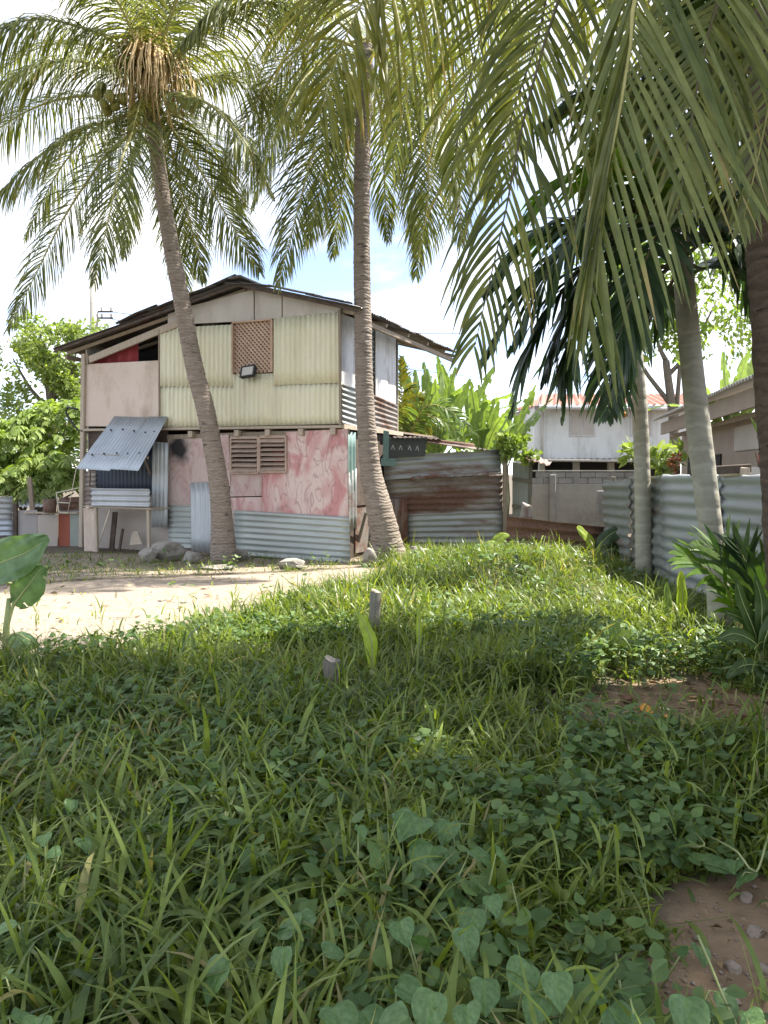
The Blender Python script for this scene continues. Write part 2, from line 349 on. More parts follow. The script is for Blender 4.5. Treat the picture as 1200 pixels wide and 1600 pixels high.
# ground
def groundmat():
    m, n, l, b = newmat('yard_ground')
    soil = noise(n, l, 3, 8, .7); rs = ramp(n, l, soil.outputs['Fac'], .3, .7, (.07, .055, .035, 1), (.15, .12, .08, 1))
    sn = noise(n, l, 5, 8, .7); rsa = ramp(n, l, sn.outputs['Fac'], .3, .7, (.27, .215, .16, 1), (.37, .30, .235, 1))
    a = n.new('ShaderNodeAttribute'); a.attribute_name = 'sand'
    bn = noise(n, l, 2.2, 7, .7)
    mm = n.new('ShaderNodeMath'); mm.operation = 'MULTIPLY_ADD'; l.new(bn.outputs['Fac'], mm.inputs[0]); mm.inputs[1].default_value = .5
    l.new(a.outputs['Fac'], mm.inputs[2])
    rb = ramp(n, l, mm.outputs[0], .68, .84)
    a2 = n.new('ShaderNodeAttribute'); a2.attribute_name = 'dirt'
    red = ramp(n, l, soil.outputs['Fac'], .35, .65, (.17, .108, .06, 1), (.31, .215, .13, 1))
    mm2 = n.new('ShaderNodeMath'); mm2.operation = 'MULTIPLY_ADD'; l.new(bn.outputs['Fac'], mm2.inputs[0]); mm2.inputs[1].default_value = .4
    l.new(a2.outputs['Fac'], mm2.inputs[2]); rb2 = ramp(n, l, mm2.outputs[0], .55, .75)
    col = mixc(n, l, rb2.outputs[0], rs.outputs[0], red.outputs[0])
    col = mixc(n, l, rb.outputs[0], col, rsa.outputs[0])
    fs = noise(n, l, 40, 3, .7); rf = ramp(n, l, fs.outputs['Fac'], .62, .70)
    mm3 = n.new('ShaderNodeMath'); mm3.operation = 'MULTIPLY'; l.new(rf.outputs[0], mm3.inputs[0]); mm3.inputs[1].default_value = .5
    col = mixc(n, l, mm3.outputs[0], col, (.16, .12, .09))
    l.new(col, b.inputs['Base Color']); b.inputs['Roughness'].default_value = .95
    h = noise(n, l, 18, 6, .7); bump(n, l, b, h.outputs['Fac'], .6, .03)
    return m
M['ground'] = groundmat()

# ------------------------------------------------------------------ ground sheet
def vnoise(x, y, s, seed):
    r = np.random.default_rng(seed); g = r.random((256, 256))
    X, Y = np.asarray(x)*s+100, np.asarray(y)*s+100
    i, j = np.floor(X).astype(int), np.floor(Y).astype(int); fx, fy = X-i, Y-j
    fx = fx*fx*(3-2*fx); fy = fy*fy*(3-2*fy); i %= 256; j %= 256; i1, j1 = (i+1) % 256, (j+1) % 256
    return (g[i, j]*(1-fx)*(1-fy)+g[i1, j]*fx*(1-fy)+g[i, j1]*(1-fx)*fy+g[i1, j1]*fx*fy)
def gz(x, y):
    x, y = np.asarray(x, float), np.asarray(y, float)
    h = .30*np.exp(-(((x-1.9)/1.5)**2+((y-11.0)/2.2)**2))
    h += .05*(vnoise(x, y, .7, 1)-.5)*np.exp(-((y-6)/14)**2)
    return h
def gzf(x, y): return float(gz(np.array([x]), np.array([y]))[0])
def polydist(px, py, poly):
    px, py = np.asarray(px, float), np.asarray(py, float)
    inside = np.zeros(px.shape, bool); dmin = np.full(px.shape, 1e9)
    n = len(poly)
    for i in range(n):
        (x0, y0), (x1, y1) = poly[i], poly[(i+1) % n]
        c = ((y0 > py) != (y1 > py)) & (px < (x1-x0)*(py-y0)/((y1-y0) if abs(y1-y0) > 1e-9 else 1e-9)+x0); inside ^= c
        dx, dy = x1-x0, y1-y0; t = np.clip(((px-x0)*dx+(py-y0)*dy)/(dx*dx+dy*dy+1e-12), 0, 1)
        dmin = np.minimum(dmin, np.hypot(px-x0-t*dx, py-y0-t*dy))
    return np.where(inside, dmin, -dmin)
def gpoly(pts): return [(G(a, b).x, G(a, b).y) for a, b in pts]
SAND = gpoly([(-260, 925), (60, 912), (300, 901), (560, 889), (612, 893), (560, 912), (470, 932), (345, 972), (235, 998), (190, 1022), (30, 1040), (-260, 1040)])
DIRT1 = gpoly([(900, 1110), (1000, 1062), (1120, 1075), (1300, 1100), (1300, 1175), (1080, 1160), (930, 1160)])
DIRT2 = gpoly([(1000, 1700), (1010, 1500), (1085, 1385), (1330, 1370), (1330, 1700)])
HOUSESTRIP = gpoly([(-260, 860), (560, 868), (615, 880), (560, 889), (300, 901), (60, 912), (-260, 925)])
def axis(lo, hi, step, far):
    a = list(np.arange(lo, hi+1e-6, step)); s = step*1.6; x = lo; L = []
    while x > -far: x -= s; s *= 1.5; L.append(x)
    s = step*1.6; x = hi; H = []
    while x < far: x += s; s *= 1.5; H.append(x)
    return np.array(L[::-1]+a+H)
gx, gy = axis(-9, 8, .13, 600), axis(-2, 19, .13, 900)
GX, GY = np.meshgrid(gx, gy); GZ = gz(GX, GY)
V = np.stack([GX, GY, GZ], -1).reshape(-1, 3); nx, ny = len(gx), len(gy)
ii = (np.arange(ny-1)[:, None]*nx+np.arange(nx-1)[None]).ravel()
F = np.stack([ii, ii+1, ii+nx+1, ii+nx], 1)
ground = mesh_np('ground', V, F, M['ground'], smooth=True)
sandv = np.clip(.5+polydist(V[:, 0], V[:, 1], SAND)/.8, 0, 1)
sandv = np.maximum(sandv, .62*np.clip(.5+polydist(V[:, 0], V[:, 1], HOUSESTRIP)/.6, 0, 1))
dirtv = np.clip(.5+np.maximum(polydist(V[:, 0], V[:, 1], DIRT1), polydist(V[:, 0], V[:, 1], DIRT2))/.5, 0, 1)
for nm, val in (('sand', sandv), ('dirt', dirtv)):
    a = ground.data.attributes.new(nm, 'FLOAT', 'POINT'); a.data.foreach_set('value', val.astype(np.float32))
tag(ground, 'sandy and grassy yard ground', None, None, 'structure')

# ------------------------------------------------------------------ sheets and boards
def corr(name, a, b, c, d, mat, parent=None, pitch=.1, amp=.014, ridges='v', dent=.006, trap=False, ragged=0.0, th=.002):
    a, b, c, d = (np.array(tuple(p), float) for p in (a, b, c, d))
    wu = (np.linalg.norm(b-a)+np.linalg.norm(c-d))/2; wv = (np.linalg.norm(d-a)+np.linalg.norm(c-b))/2
    if ridges == 'v': nu = max(int(round(wu/pitch))*6, 12); nv = max(int(wv/.25), 4)
    else: nv = max(int(round(wv/pitch))*6, 12); nu = max(int(wu/.25), 4)
    n = np.cross(b-a, d-a); n /= np.linalg.norm(n)
    u, v = np.meshgrid(np.linspace(0, 1, nu+1), np.linspace(0, 1, nv+1))
    ph = (u*wu if ridges == 'v' else v*wv)/pitch*2*np.pi
    off = np.sin(ph)*amp
    if trap: off = np.clip(np.sin(ph)*2.2-1.0, -1, 1)*amp
    off = off + dent*2*(vnoise(u*wu, v*wv, 1.6, random.randrange(9999))-.5)
    Pp = (a*(1-u)[..., None]*(1-v)[..., None] + b*u[..., None]*(1-v)[..., None] + c*(u*v)[..., None] + d*((1-u)*v)[..., None])
    Pp = Pp + n*off[..., None]
    if ragged:
        j = rng.normal(0, ragged, nu+1); up = (d-a)/np.linalg.norm(d-a)
        Pp[0] += up*np.abs(j)[:, None]; Pp[-1] += up*rng.normal(0, ragged, nu+1)[:, None]*.6
    ii = (np.arange(nv)[:, None]*(nu+1)+np.arange(nu)[None]).ravel()
    Fc = np.stack([ii, ii+1, ii+nu+2, ii+nu+1], 1)
    o = mesh_np(name, Pp.reshape(-1, 3), Fc, mat, parent, smooth=not trap)
    s = o.modifiers.new('thickness', 'SOLIDIFY'); s.thickness = th; s.offset = -1
    return o
def board(name, a, b, c, d, mat, parent=None, th=.02, bevel=.003):
    """flat board whose front face has these corners; the thickness goes inwards"""
    a, b, c, d = (Vector(p) for p in (a, b, c, d)); n = (b-a).cross(d-a).normalized()
    return MB().quad_slab(a, b, c, d, th, -n).build(name, mat, parent, bevel=bevel)
def stick(name, p, q, w, h, mat, parent=None, up=(0, 0, 1)):
    return MB().beam(p, q, w, h, up).build(name, mat, parent, bevel=min(w, h)*.12)
def pole(name, pts, r, mat, parent=None, n=10):
    return MB().tube(pts, r, n).build(name, mat, parent, smooth=True)

# ------------------------------------------------------------------ the two storey house
HC = Vector((-0.76, 13.4, 0)); HA = R(-24)
HX = Vector((math.cos(HA), math.sin(HA), 0)); HY = Vector((-math.sin(HA), math.cos(HA), 0))
def hl(p): q = Vector(p)-HC; return Vector((q.dot(HX), q.dot(HY), q.z))
def FR(px, py, d=0.0):                        # pixel on the plane d metres in front of the house front
    r = ray(px, py); k = (-d-(EYE-HC).dot(HY))/r.dot(HY); return hl(EYE+r*k)
def SI(px, py, d=0.0):                        # pixel on the plane d metres outside the right side
    r = ray(px, py); k = (d-(EYE-HC).dot(HX))/r.dot(HX); return hl(EYE+r*k)
house = empty('house', HC, HA)
tag(house, 'two storey patchwork house of cream corrugated sheets over pink panels', 'house')
XL = FR(130, 700).x; XR = 0.0
ZF = FR(533, 663).z; DEP = 5.2
EXF = .25
Ap = FR(370, 440, EXF); El = FR(80, 545, EXF); Er = FR(562, 480, EXF)
Ez = Ap.z
# core walls (hidden faces close the rooms)
wl_ = MB(); wl_.quad_slab((XL, DEP, 0), (-2.5, DEP, 0), (-2.5, DEP, Er.z+.2), (XL, DEP, El.z-.1), .05, (0, -1, 0)); wl_.build('back_wall', M['ply'], house)
zl = El.z+(XL-El.x)*(Ap.z-El.z)/(Ap.x-El.x)
MB().quad_slab((XL, .12, 0), (XL, DEP-.06, 0), (XL, DEP-.06, zl-.06), (XL, .12, zl-.06), .04, (1, 0, 0)).build('left_wall', M['ply'], house)
MB().box((XL+.05, .06, ZF-.02), (-.06, DEP-.06, ZF+.02)).build('upper_floor', M['timber'], house)
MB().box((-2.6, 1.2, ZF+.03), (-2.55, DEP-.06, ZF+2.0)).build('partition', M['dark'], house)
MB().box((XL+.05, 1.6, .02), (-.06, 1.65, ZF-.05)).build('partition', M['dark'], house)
# roof: ridge runs away from the camera
RD = 5.45
def roof_pt(x, y): 
    if x <= Ap.x: z = El.z+(x-El.x)*(Ap.z-El.z)/(Ap.x-El.x)
    else: z = Ap.z+(x-Ap.x)*(Er.z-Ap.z)/(Er.x-Ap.x)
    return Vector((x, y, z))
roof = empty('roof', parent=house)
ys = np.linspace(-EXF, RD-EXF, 7)
for k in range(6):
    y0, y1 = ys[k]-(0.05 if k else 0), ys[k+1]
    jl, jr = random.uniform(-.05, .06), random.uniform(-.05, .05); lift = .012*(k % 2)
    up = Vector((0, 0, lift))
    if k == 0: jl = jr = 0
    xm = (El.x+Ap.x)/2
    corr('roof_sheet', roof_pt(El.x+jl, y0)+up, roof_pt(xm+.08, y0)+up, roof_pt(xm+.08, y1)+up, roof_pt(El.x+jl, y1)+up, M['roof'], roof, .1, .014, 'h')
    up = Vector((0, 0, lift+.02))
    corr('roof_sheet', roof_pt(xm-.05, y0)+up, roof_pt(Ap.x, y0)+up, roof_pt(Ap.x, y1)+up, roof_pt(xm-.05, y1)+up, M['roof'], roof, .1, .014, 'h')
    up = Vector((0, 0, lift))
    corr('roof_sheet', roof_pt(Ap.x, y0)+up, roof_pt(Er.x+jr, y0)+up, roof_pt(Er.x+jr, y1)+up, roof_pt(Ap.x, y1)+up, M['roof'], roof, .1, .014, 'h')
# loose dark sheets riding on the front edge
for (xa, xb, dz, w) in ((-5.0, -3.9, .06, .34), (-4.15, -3.2, .075, .3), (-3.45, -2.5, .07, .3), (-2.75, -2.05, .10, .36), (-2.3, -1.2, .07, .3), (-1.35, -.4, .05, .36), (-.6, .25, .035, .3)):
    a, b = roof_pt(xa, -EXF-.03), roof_pt(xb, -EXF-.05)
    z = Vector((0, 0, dz)); t = Vector((0, w, .03))
    z2 = Vector((0, 0, random.uniform(-.03, .04)))
    corr('loose_roof_sheet', a+z, b+z+z2, b+z+z2+t, a+z+t, M['roof'], roof, .1, .016, 'h', dent=.03)
# ridge cap
rc = MB(); rc.beam(roof_pt(Ap.x-.02, -EXF-.06)+Vector((0, 0, .08)), roof_pt(Ap.x-.02, RD-EXF)+Vector((0, 0, .06)), .30, .05); rc.build('ridge_cap', M['roof'], roof, bevel=.015)
# barge boards and rafters under the roof
for (x0, x1, y, w, h, mt) in ((El.x+.05, Ap.x, -EXF+.04, .03, .05, 'timber_dark'), (Ap.x, Er.x-.04, -EXF+.04, .03, .05, 'timber_dark')):
    stick('barge_board', roof_pt(x0, y)-Vector((0, 0, .055)), roof_pt(x1, y)-Vector((0, 0, .055)), w, h, M[mt], roof)
for y in (.05, 1.1, 2.2, 3.3, 4.4, 5.1):
    stick('rafter', roof_pt(El.x+.15, y)-Vector((0, 0, .09)), roof_pt(Ap.x, y)-Vector((0, 0, .09)), .05, .07, M['timber_pale'], roof)
    stick('rafter', roof_pt(Ap.x+.02, y)-Vector((0, 0, .09)), roof_pt(Er.x-.08, y)-Vector((0, 0, .09)), .05, .07, M['timber_pale'], roof)
stick('eave_beam', roof_pt(Er.x-.12, -.05)-Vector((0, 0, .2)), roof_pt(Er.x-.12, 5.1)-Vector((0, 0, .2)), .06, .09, M['timber'], roof)
stick('eave_beam', roof_pt(El.x+.2, -.05)-Vector((0, 0, .2)), roof_pt(El.x+.2, 5.1)-Vector((0, 0, .2)), .06, .09, M['timber'], roof)
# gable boards
def fb(name, pts, mat, d=0.0, th=.02, parent=house): 
    q = [FR(x, y, d) for x, y in pts]; return board(name, *q, M[mat] if isinstance(mat, str) else mat, parent, th)
def under(px, d):                              # point of the roof underside above a pixel column
    x = FR(px, 480, d).x; p = roof_pt(x, -d); p.z -= .05; return p
for x0, y0, x1, y1 in ((262, 512, 299, 506), (299, 506, 396.5, 501), (398, 501, 440, 496.5), (441.5, 496.5, 532, 487)):
    a, b = FR(x0, y0, .03), FR(x1, y1, .03); c, d_ = under(x1, .03), under(x0, .03)
    board('gable_board', a, b, c, d_, M['ply'], house, .02)
a, b = FR(532, 487, .03), FR(545, 486, .03)
# cream corrugated sheets of the upper storey
def fs(name, pts, mat, d=.0, parent=house, **kw):
    q = [FR(x, y, d) for x, y in pts]; return corr(name, *q, M[mat], parent, **kw)
fs('cream_sheet', [(250, 604), (364, 604), (364, 507), (250, 513)], 'cream_green', .042, pitch=.105, amp=.016, trap=True)
fs('cream_sheet', [(249, 668), (364, 666), (364, 601), (249, 602)], 'cream_green', .03, pitch=.105, amp=.016, trap=True)
fs('cream_sheet', [(364, 666), (428, 664.5), (428, 583), (364, 585)], 'cream_green', .035, pitch=.105, amp=.016, trap=True)
fs('cream_sheet', [(427, 602), (531, 598), (530, 487), (427, 497)], 'cream_green', .042, pitch=.105, amp=.016, trap=True)
fs('cream_sheet', [(427, 665), (534, 662), (534, 596), (427, 599)], 'cream_green', .03, pitch=.105, amp=.016, trap=True)
stick('corner_batten', FR(532, 664, .075), FR(530.5, 485, .075), .05, .03, M['timber'], house)
# lattice window
lat = empty('lattice_window', parent=house)
la, lb, lc, ld = FR(366, 585, .02), FR(427, 582, .02), FR(427, 500, .02), FR(366, 505, .02)
MB().quad_slab(la+Vector((0, .10, 0)), lb+Vector((0, .10, 0)), lc+Vector((0, .10, 0)), ld+Vector((0, .10, 0)), .01, (0, 1, 0)).build('backing', M['dark'], lat)  # near-black sheet paints the room's shade behind the slats
x0, x1, z0, z1 = la.x, lb.x, la.z, ld.z
def clip(p, dv, lo, hi):
    t0, t1 = -1e9, 1e9
    for k in (0, 1):
        if abs(dv[k]) < 1e-9: continue
        a_, b_ = (lo[k]-p[k])/dv[k], (hi[k]-p[k])/dv[k]; t0 = max(t0, min(a_, b_)); t1 = min(t1, max(a_, b_))
    return t0, t1
for s, dep in ((1, .02), (-1, .036)):
    k = -20
    for k in range(-16, 17):
        cx, cz = (x0+x1)/2+k*.088, (z0+z1)/2; dvv = (.70*s, .714)
        t0, t1 = clip((cx, cz), dvv, (x0, z0), (x1, z1))
        if t1-t0 < .06: continue
        p = Vector((cx+dvv[0]*t0, -dep, cz+dvv[1]*t0)); q = Vector((cx+dvv[0]*t1, -dep, cz+dvv[1]*t1))
        MB().beam(p, q, .010, .036, Vector((-dvv[1], 0, dvv[0]))).build('lattice_slat', M['lattice'], lat)
for p, q in ((la, ld), (lb, lc), (ld, lc)):
    stick('window_frame', p+Vector((0, -.05, 0)), q+Vector((0, -.05, 0)), .03, .05, M['lattice'], lat, up=(0, 1, 0))
# left bay: beige panel, opening and post
fb('beige_panel', [(133, 666), (249, 667), (249, 563), (135, 569)], 'beige', .02)
stick('corner_post', FR(128, 855, .03), FR(132, 553, .03), .11, .11, M['timber_pale'], house)
stick('inner_post', FR(137, 569, .04), FR(137, 552, .04), .07, .05, M['timber'], house)
stick('side_board', FR(249, 667, .06), FR(249, 514, .06), .03, .04, M['timber'], house)
pa, pb = FR(140, 562, .05), FR(300, 496, .05)
stick('sloping_beam', pa, pb, .05, .14, M['timber_pale'], house)
MB().quad_slab(FR(138, 668, -.9), FR(262, 668, -.9), FR(262, 540, -.9), FR(138, 570, -.9), .02, (0, 1, 0)).build('inner_partition', M['dark'], house)  # near-black sheet paints the shade deep in the open bay
# floor beam with joist ends over the lower storey
stick('floor_beam', FR(128, 672, .05), FR(535, 666.5, .05), .07, .05, M['timber_pale'], house)
stick('lower_beam', FR(262, 683, -.02), FR(546, 674, -.02), .05, .09, M['timber'], house)
for px in (300, 372, 420, 472, 522):
    p = FR(px, 677-(px-300)*.02, .03); MB().box((p.x-.05, -.10, p.z-.08), (p.x+.05, .5, p.z+.04)).build('joist_end', M['timber_pale'], house, bevel=.006)
# lower storey painted panels
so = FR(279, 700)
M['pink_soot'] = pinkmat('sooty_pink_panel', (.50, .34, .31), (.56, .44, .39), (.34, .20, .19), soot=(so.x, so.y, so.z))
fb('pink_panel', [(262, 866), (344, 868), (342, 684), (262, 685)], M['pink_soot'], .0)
fb('pink_panel', [(344, 760), (360, 760), (357, 679), (343, 680)], 'pink_pale', .03)
fb('pink_panel', [(447, 806), (543.5, 812), (543, 670), (447, 675)], 'pink', .015)
fb('pink_panel', [(359, 776), (409, 775), (409, 738), (360, 739)], 'pink_pale', .01)
fb('pink_panel', [(409.5, 802), (447, 804), (447, 738), (409.5, 738)], 'pink', .005)
fb('pink_panel', [(359, 803), (409, 803), (409, 776.5), (359, 777.5)], 'pink', .0)
fb('pink_strip', [(359, 684), (447, 682), (447, 674), (359, 676)], 'pink_pale', -.01)
fb('base_board', [(344, 868), (547, 880), (545, 800), (344, 800)], 'ply', -.03)
fs('galvanised_sheet', [(366, 868), (547, 881), (546, 808), (366, 797)], 'galv_h', .05, pitch=.112, amp=.018, ridges='h')
# jalousie window
jal = empty('jalousie_window', parent=house)
for a0, a1, b0 in ((361, 403.5, 739), (406, 447, 737.5)):
    t0 = 684 if a0 < 400 else 682.5
    for p, q in (((a0, b0), (a0, t0)), ((a1, b0), (a1, t0)), ((a0, t0), (a1, t0-.4)), ((a0, b0), (a1, b0-.4))):
        stick('window_frame', FR(*p, .035), FR(*q, .035), .05, .04, M['louvre'], jal, up=(0, 1, 0) if p[0] != q[0] else (1, 0, 0))
    for k in range(7):
        y = t0+(b0-t0)*(k+.7)/7.4; tl = random.uniform(-.7, .7)
        p, q = FR(a0+1.5, y+tl*.5, .03), FR(a1-1.5, y-tl*.5, .03)
        w = Vector((0, -.045, -.035+random.uniform(-.012, .012)))
        MB().quad_slab(p+w, q+w, q-w, p-w, .008).build('louvre_slat', M['louvre'], jal)
MB().quad_slab(FR(361, 740, -.35), FR(452, 739, -.35), FR(452, 680, -.35), FR(361, 682, -.35), .01, (0, 1, 0)).build('shade_backing', M['dark'], jal)  # near-black sheet paints the shade behind the louvres
MB().quad_slab(FR(428, 728, -.2), FR(447, 728, -.2), FR(446, 705, -.2), FR(427, 705, -.2), .01, (0, 1, 0)).build('red_curtain', M['red_cloth'], jal)
# right side of the house, upper storey
def sb(name, pts, mat, d=.0, th=.02): return board(name, *[SI(x, y, d) for x, y in pts], M[mat], house, th)
def ssh(name, pts, mat, d=.0, **kw): return corr(name, *[SI(x, y, d) for x, y in pts], M[mat], house, **kw)
def side_top(px): 
    p = SI(px, 500); p = roof_pt(0, p.y); p.z -= .14; return p
q = [SI(533, 600), SI(563, 609), side_top(563), side_top(533)]; board('white_side_board', *q, M['whiteply'], house, .02)
q = [SI(587, 618, .02), SI(619, 632, .02), SI(618.5, 520, .02), SI(587, 507, .02)]; board('white_side_board', *q, M['whiteply'], house, .02)
q = [SI(560, 640, -.03), SI(592, 640, -.03), SI(592, 512, -.03), side_top(560)]; corr('side_sheet', *q, M['galv_dirty'], house, pitch=.1, ridges='h')
ssh('side_sheet', [(534, 662), (575, 675), (575, 614), (534, 600)], 'galv_dirty', .03, pitch=.1, amp=.016, ridges='h')
ssh('side_sheet', [(572, 668), (621, 678), (620, 633), (572, 612)], 'rusty', .015, pitch=.1, amp=.016, ridges='h')
MB().beam((.03, 0, ZF-.04), (.03, 2.75, ZF-.04), .05, .08).build('side_beam', M['timber_pale'], house)
MB().quad_slab((-.06, 2.72, 0), (-2.5, 2.72, 0), (-2.5, 2.72, roof_pt(-.1, 0).z-.25), (-.06, 2.72, roof_pt(-.1, 0).z-.25), .03, (0, 1, 0)).build('cross_wall', M['ply'], house)
MB().box((-2.54, 2.76, 0), (-2.5, DEP-.06, Er.z+.1)).build('inner_wall', M['ply'], house)
# right side, lower storey: hanging teal and grey sheets, dark gap
corr('side_sheet', (.02, .03, 1.2), (.02, .55, 1.2), (.02, .55, ZF-.12), (.02, .03, ZF-.12), M['teal'], house, pitch=.14, amp=.022)
corr('side_sheet', (.035, .05, .45), (.035, .5, .55), (.035, .5, 1.65), (.035, .05, 1.65), M['galv_dirty'], house, pitch=.14, amp=.022, ragged=.08)
MB().quad_slab((-.05, .06, 0), (-.05, 2.7, 0), (-.05, 2.7, ZF-.1), (-.05, .06, ZF-.1), .03, (-1, 0, 0)).build('side_wall', M['timber_dark'], house)
MB().quad_slab((-.02, .6, 1.0), (-.02, 1.7, 1.0), (-.02, 1.7, ZF-.15), (-.02, .6, ZF-.15), .02, (-1, 0, 0)).build('side_board', M['timber_dark'], house)
MB().quad_slab((-.02, .6, .1), (-.02, 1.7, .1), (-.02, 1.7, .95), (-.02, .6, .95), .02, (-1, 0, 0)).build('side_board', M['rusty'], house)
# awning of two zinc sheets over the serving hatch
AW = 1.05
aw = empty('awning', parent=house)
TL, TR, BR_, BL = FR(178, 650, .06), FR(263, 653, .06), FR(217, 738, AW), FR(118, 732, AW)
mT = TL.lerp(TR, .62); mB = BL.lerp(BR_, .55); mT2 = TL.lerp(TR, .64)
corr('awning_sheet', BL, mB, mT, TL, M['galv_blue'], aw, pitch=.085, amp=.006, dent=.016)
z = Vector((0, 0, .02))
corr('awning_sheet', mB+z, BR_+z, TR+z, mT2+z, M['galv_blue'], aw, pitch=.085, amp=.006, dent=.016)
for u, v in ((.12, .25), (.3, .28), (.5, .3), (.68, .3), (.86, .32), (.14, .72), (.34, .74), (.55, .72), (.76, .7), (.9, .72)):
    p = BL.lerp(BR_, u).lerp(TL.lerp(TR, u), v); nm = (BR_-BL).cross(TL-BL).normalized()
    MB().tube([p+nm*.005, p+nm*.028, p+nm*.032], [.018, .018, .008], 8).build('nail_head', M['black_metal'], aw)
stick('awning_batten', BL.lerp(TL, .3)-Vector((0, 0, .05)), BR_.lerp(TR, .3)-Vector((0, 0, .05)), .04, .05, M['timber'], aw)
stick('awning_strut', BL.lerp(TL, .3)+Vector((.1, 0, -.06)), FR(140, 760, .06), .03, .03, M['timber'], aw)
stick('awning_strut', BR_.lerp(TR, .3)+Vector((-.1, 0, -.06)), FR(236, 745, .06), .03, .03, M['timber'], aw)
fs('hatch_sheet', [(150, 772), (240, 772), (240, 700), (150, 700)], 'dark_sheet', .0, pitch=.1, amp=.014)
fb('hatch_wall', [(138, 740), (262, 740), (262, 672), (138, 672)], 'timber_dark', -.03)
fb('lower_wall', [(150, 862), (262, 866), (262, 770), (150, 770)], 'tan_panel', -.12)
fs('hatch_side_sheet', [(127, 789), (150, 789), (150, 736), (127, 736)], 'rusty', .03, pitch=.1, amp=.014, ridges='h')
fs('upright_sheet', [(236, 824), (261, 824), (263, 692), (239, 690)], 'galv', .16, pitch=.1, amp=.016)

# ------------------------------------------------------------------ things at the house front
def rel(o): o.location = HC; o.rotation_euler = (0, 0, HA); return o
t = rel(empty('floodlight')); tag(t, 'black floodlight on a bracket below the lattice window', 'floodlight')
c = FR(388, 581, .22); tilt = Matrix.Rotation(R(-24), 3, 'X') @ Matrix.Rotation(R(-6), 3, 'Y')
def fl(lo, hi, name, mat, par):
    b = MB().box(lo, hi); b.v = [c+tilt @ v for v in b.v]; return b.build(name, mat, par, bevel=.008)
hs = fl((-.15, -.03, -.115), (.15, .04, .115), 'housing', M['black_metal'], t)
for lo, hi in (((-.155, -.045, -.12), (.155, -.031, -.09)), ((-.155, -.045, .09), (.155, -.031, .12)), ((-.155, -.045, -.089), (-.12, -.031, .089)), ((.12, -.045, -.089), (.155, -.031, .089))): fl(lo, hi, 'bezel', M['black_metal'], hs)
fl((-.118, -.036, -.088), (.118, -.0315, .088), 'lamp_glass', M['glass'], t)
for k in range(4): fl((-.12+.07*k, .041, -.09), (-.105+.07*k, .07, .09), 'cooling_fin', M['black_metal'], t)
stick('bracket', c+Vector((-.16, .02, 0)), FR(380, 584, .04), .02, .03, M['black_metal'], t); stick('bracket', c+Vector((.16, .02, 0)), FR(400, 582, .04), .02, .03, M['black_metal'], t)

cl = MB(); nn = 22
for r_ in range(6):
    for k in range(nn+1):
        p = FR(143+(215-143)*k/nn, 570, -.12); top = FR(143+(215-143)*k/nn, 561-(561-526)*k/nn, -.12)
        s = r_/5; v = p.lerp(top, s); v.y += .05*math.sin(k*1.25)*(1-.3*s)+.015*math.sin(k*3.1); cl.v.append(v)
for r_ in range(5):
    for k in range(nn): i = r_*(nn+1)+k; cl.f.append([i, i+1, i+nn+2, i+nn+1])
o = rel(cl.build('curtain', M['red_cloth'], None, smooth=True)); tag(o, 'dark red cloth hung in the open upper left bay', 'curtain')
o.modifiers.new('thickness', 'SOLIDIFY').thickness = .004

def lean(name, pts, mat, label, ds=(.3, .06), **kw):
    (a, b, c_, d_) = pts
    o = corr(name, FR(*a, ds[0]), FR(*b, ds[0]), FR(*c_, ds[1]), FR(*d_, ds[1]), M[mat], None, **kw)
    rel(o); return tag(o, label, 'metal sheet')
lean('leaning_sheet', [(299, 861), (336, 864), (334, 753), (297, 754)], 'galv', 'upright galvanised sheet leaning beside the left palm trunk', (.25, .04), pitch=.12, amp=.018)
lean('leaning_sheet', [(263, 856), (304, 858), (303, 790), (263, 789)], 'galv_h', 'short sheet with level ribs left of the upright leaning sheet', (.12, .05), pitch=.105, amp=.018, ridges='h')
# serving counter under the awning
ct = rel(empty('serving_counter')); tag(ct, 'rough serving counter fronted with ribbed metal under the zinc awning', 'counter')
corr('front_sheet', FR(143, 791, .62), FR(234, 793, .62), FR(234, 764, .62), FR(143, 763, .62), M['galv'], ct, pitch=.11, amp=.018, ridges='h')
a, b = FR(130, 790, .60), FR(236, 794, .60)
MB().quad_slab(a, b, Vector((b.x, -.02, b.z)), Vector((a.x, -.02, a.z)), .03, (0, 0, -1)).build('counter_top', M['timber_pale'], ct, bevel=.004)
for px in (150, 232):
    p = FR(px, 793, .55); stick('leg', p, Vector((p.x, p.y, 0)), .07, .06, M['timber_pale'], ct)
a = FR(130, 793, .5); board('side_panel', Vector((a.x, -.5, 0)), Vector((a.x+.34, -.5, 0)), Vector((a.x+.34, -.5, a.z-.01)), Vector((a.x, -.5, a.z-.01)), M['beige'], ct, .02)
p = FR(171, 795, .2); stick('cross_brace', FR(155, 848, .45), FR(172, 797, .45), .03, .03, M['rope'], ct)
for px, top, w, mt, lab in ((180, 800, .12, 'timber_dark', 'dark leaning plank under the counter'), (192, 826, .05, 'timber_dark', 'thin dark stake standing under the counter')):
    p = FR(px-6, 856, .3); q = FR(px, top, .2); q2 = Vector(p); q2.z = 0
    o = rel(stick('plank', q2, q, w, .04, M[mt])); tag(o, lab, 'plank')
o = rel(board('broken_board', FR(202, 852, .3), FR(222, 850, .35), FR(214, 828, .15), FR(206, 832, .15), M['timber_pale'], None, .02)); tag(o, 'small broken pale board lying below the counter', 'board')
o = rel(pole('hose', [FR(122, 640, .1), FR(106, 636, .1), FR(103, 645, .12), FR(112, 660, .1), FR(122, 672, .06), FR(130, 674, .07)], .022, M['pipe'])); tag(o, 'black hose looping out beside the left corner post', 'hose')
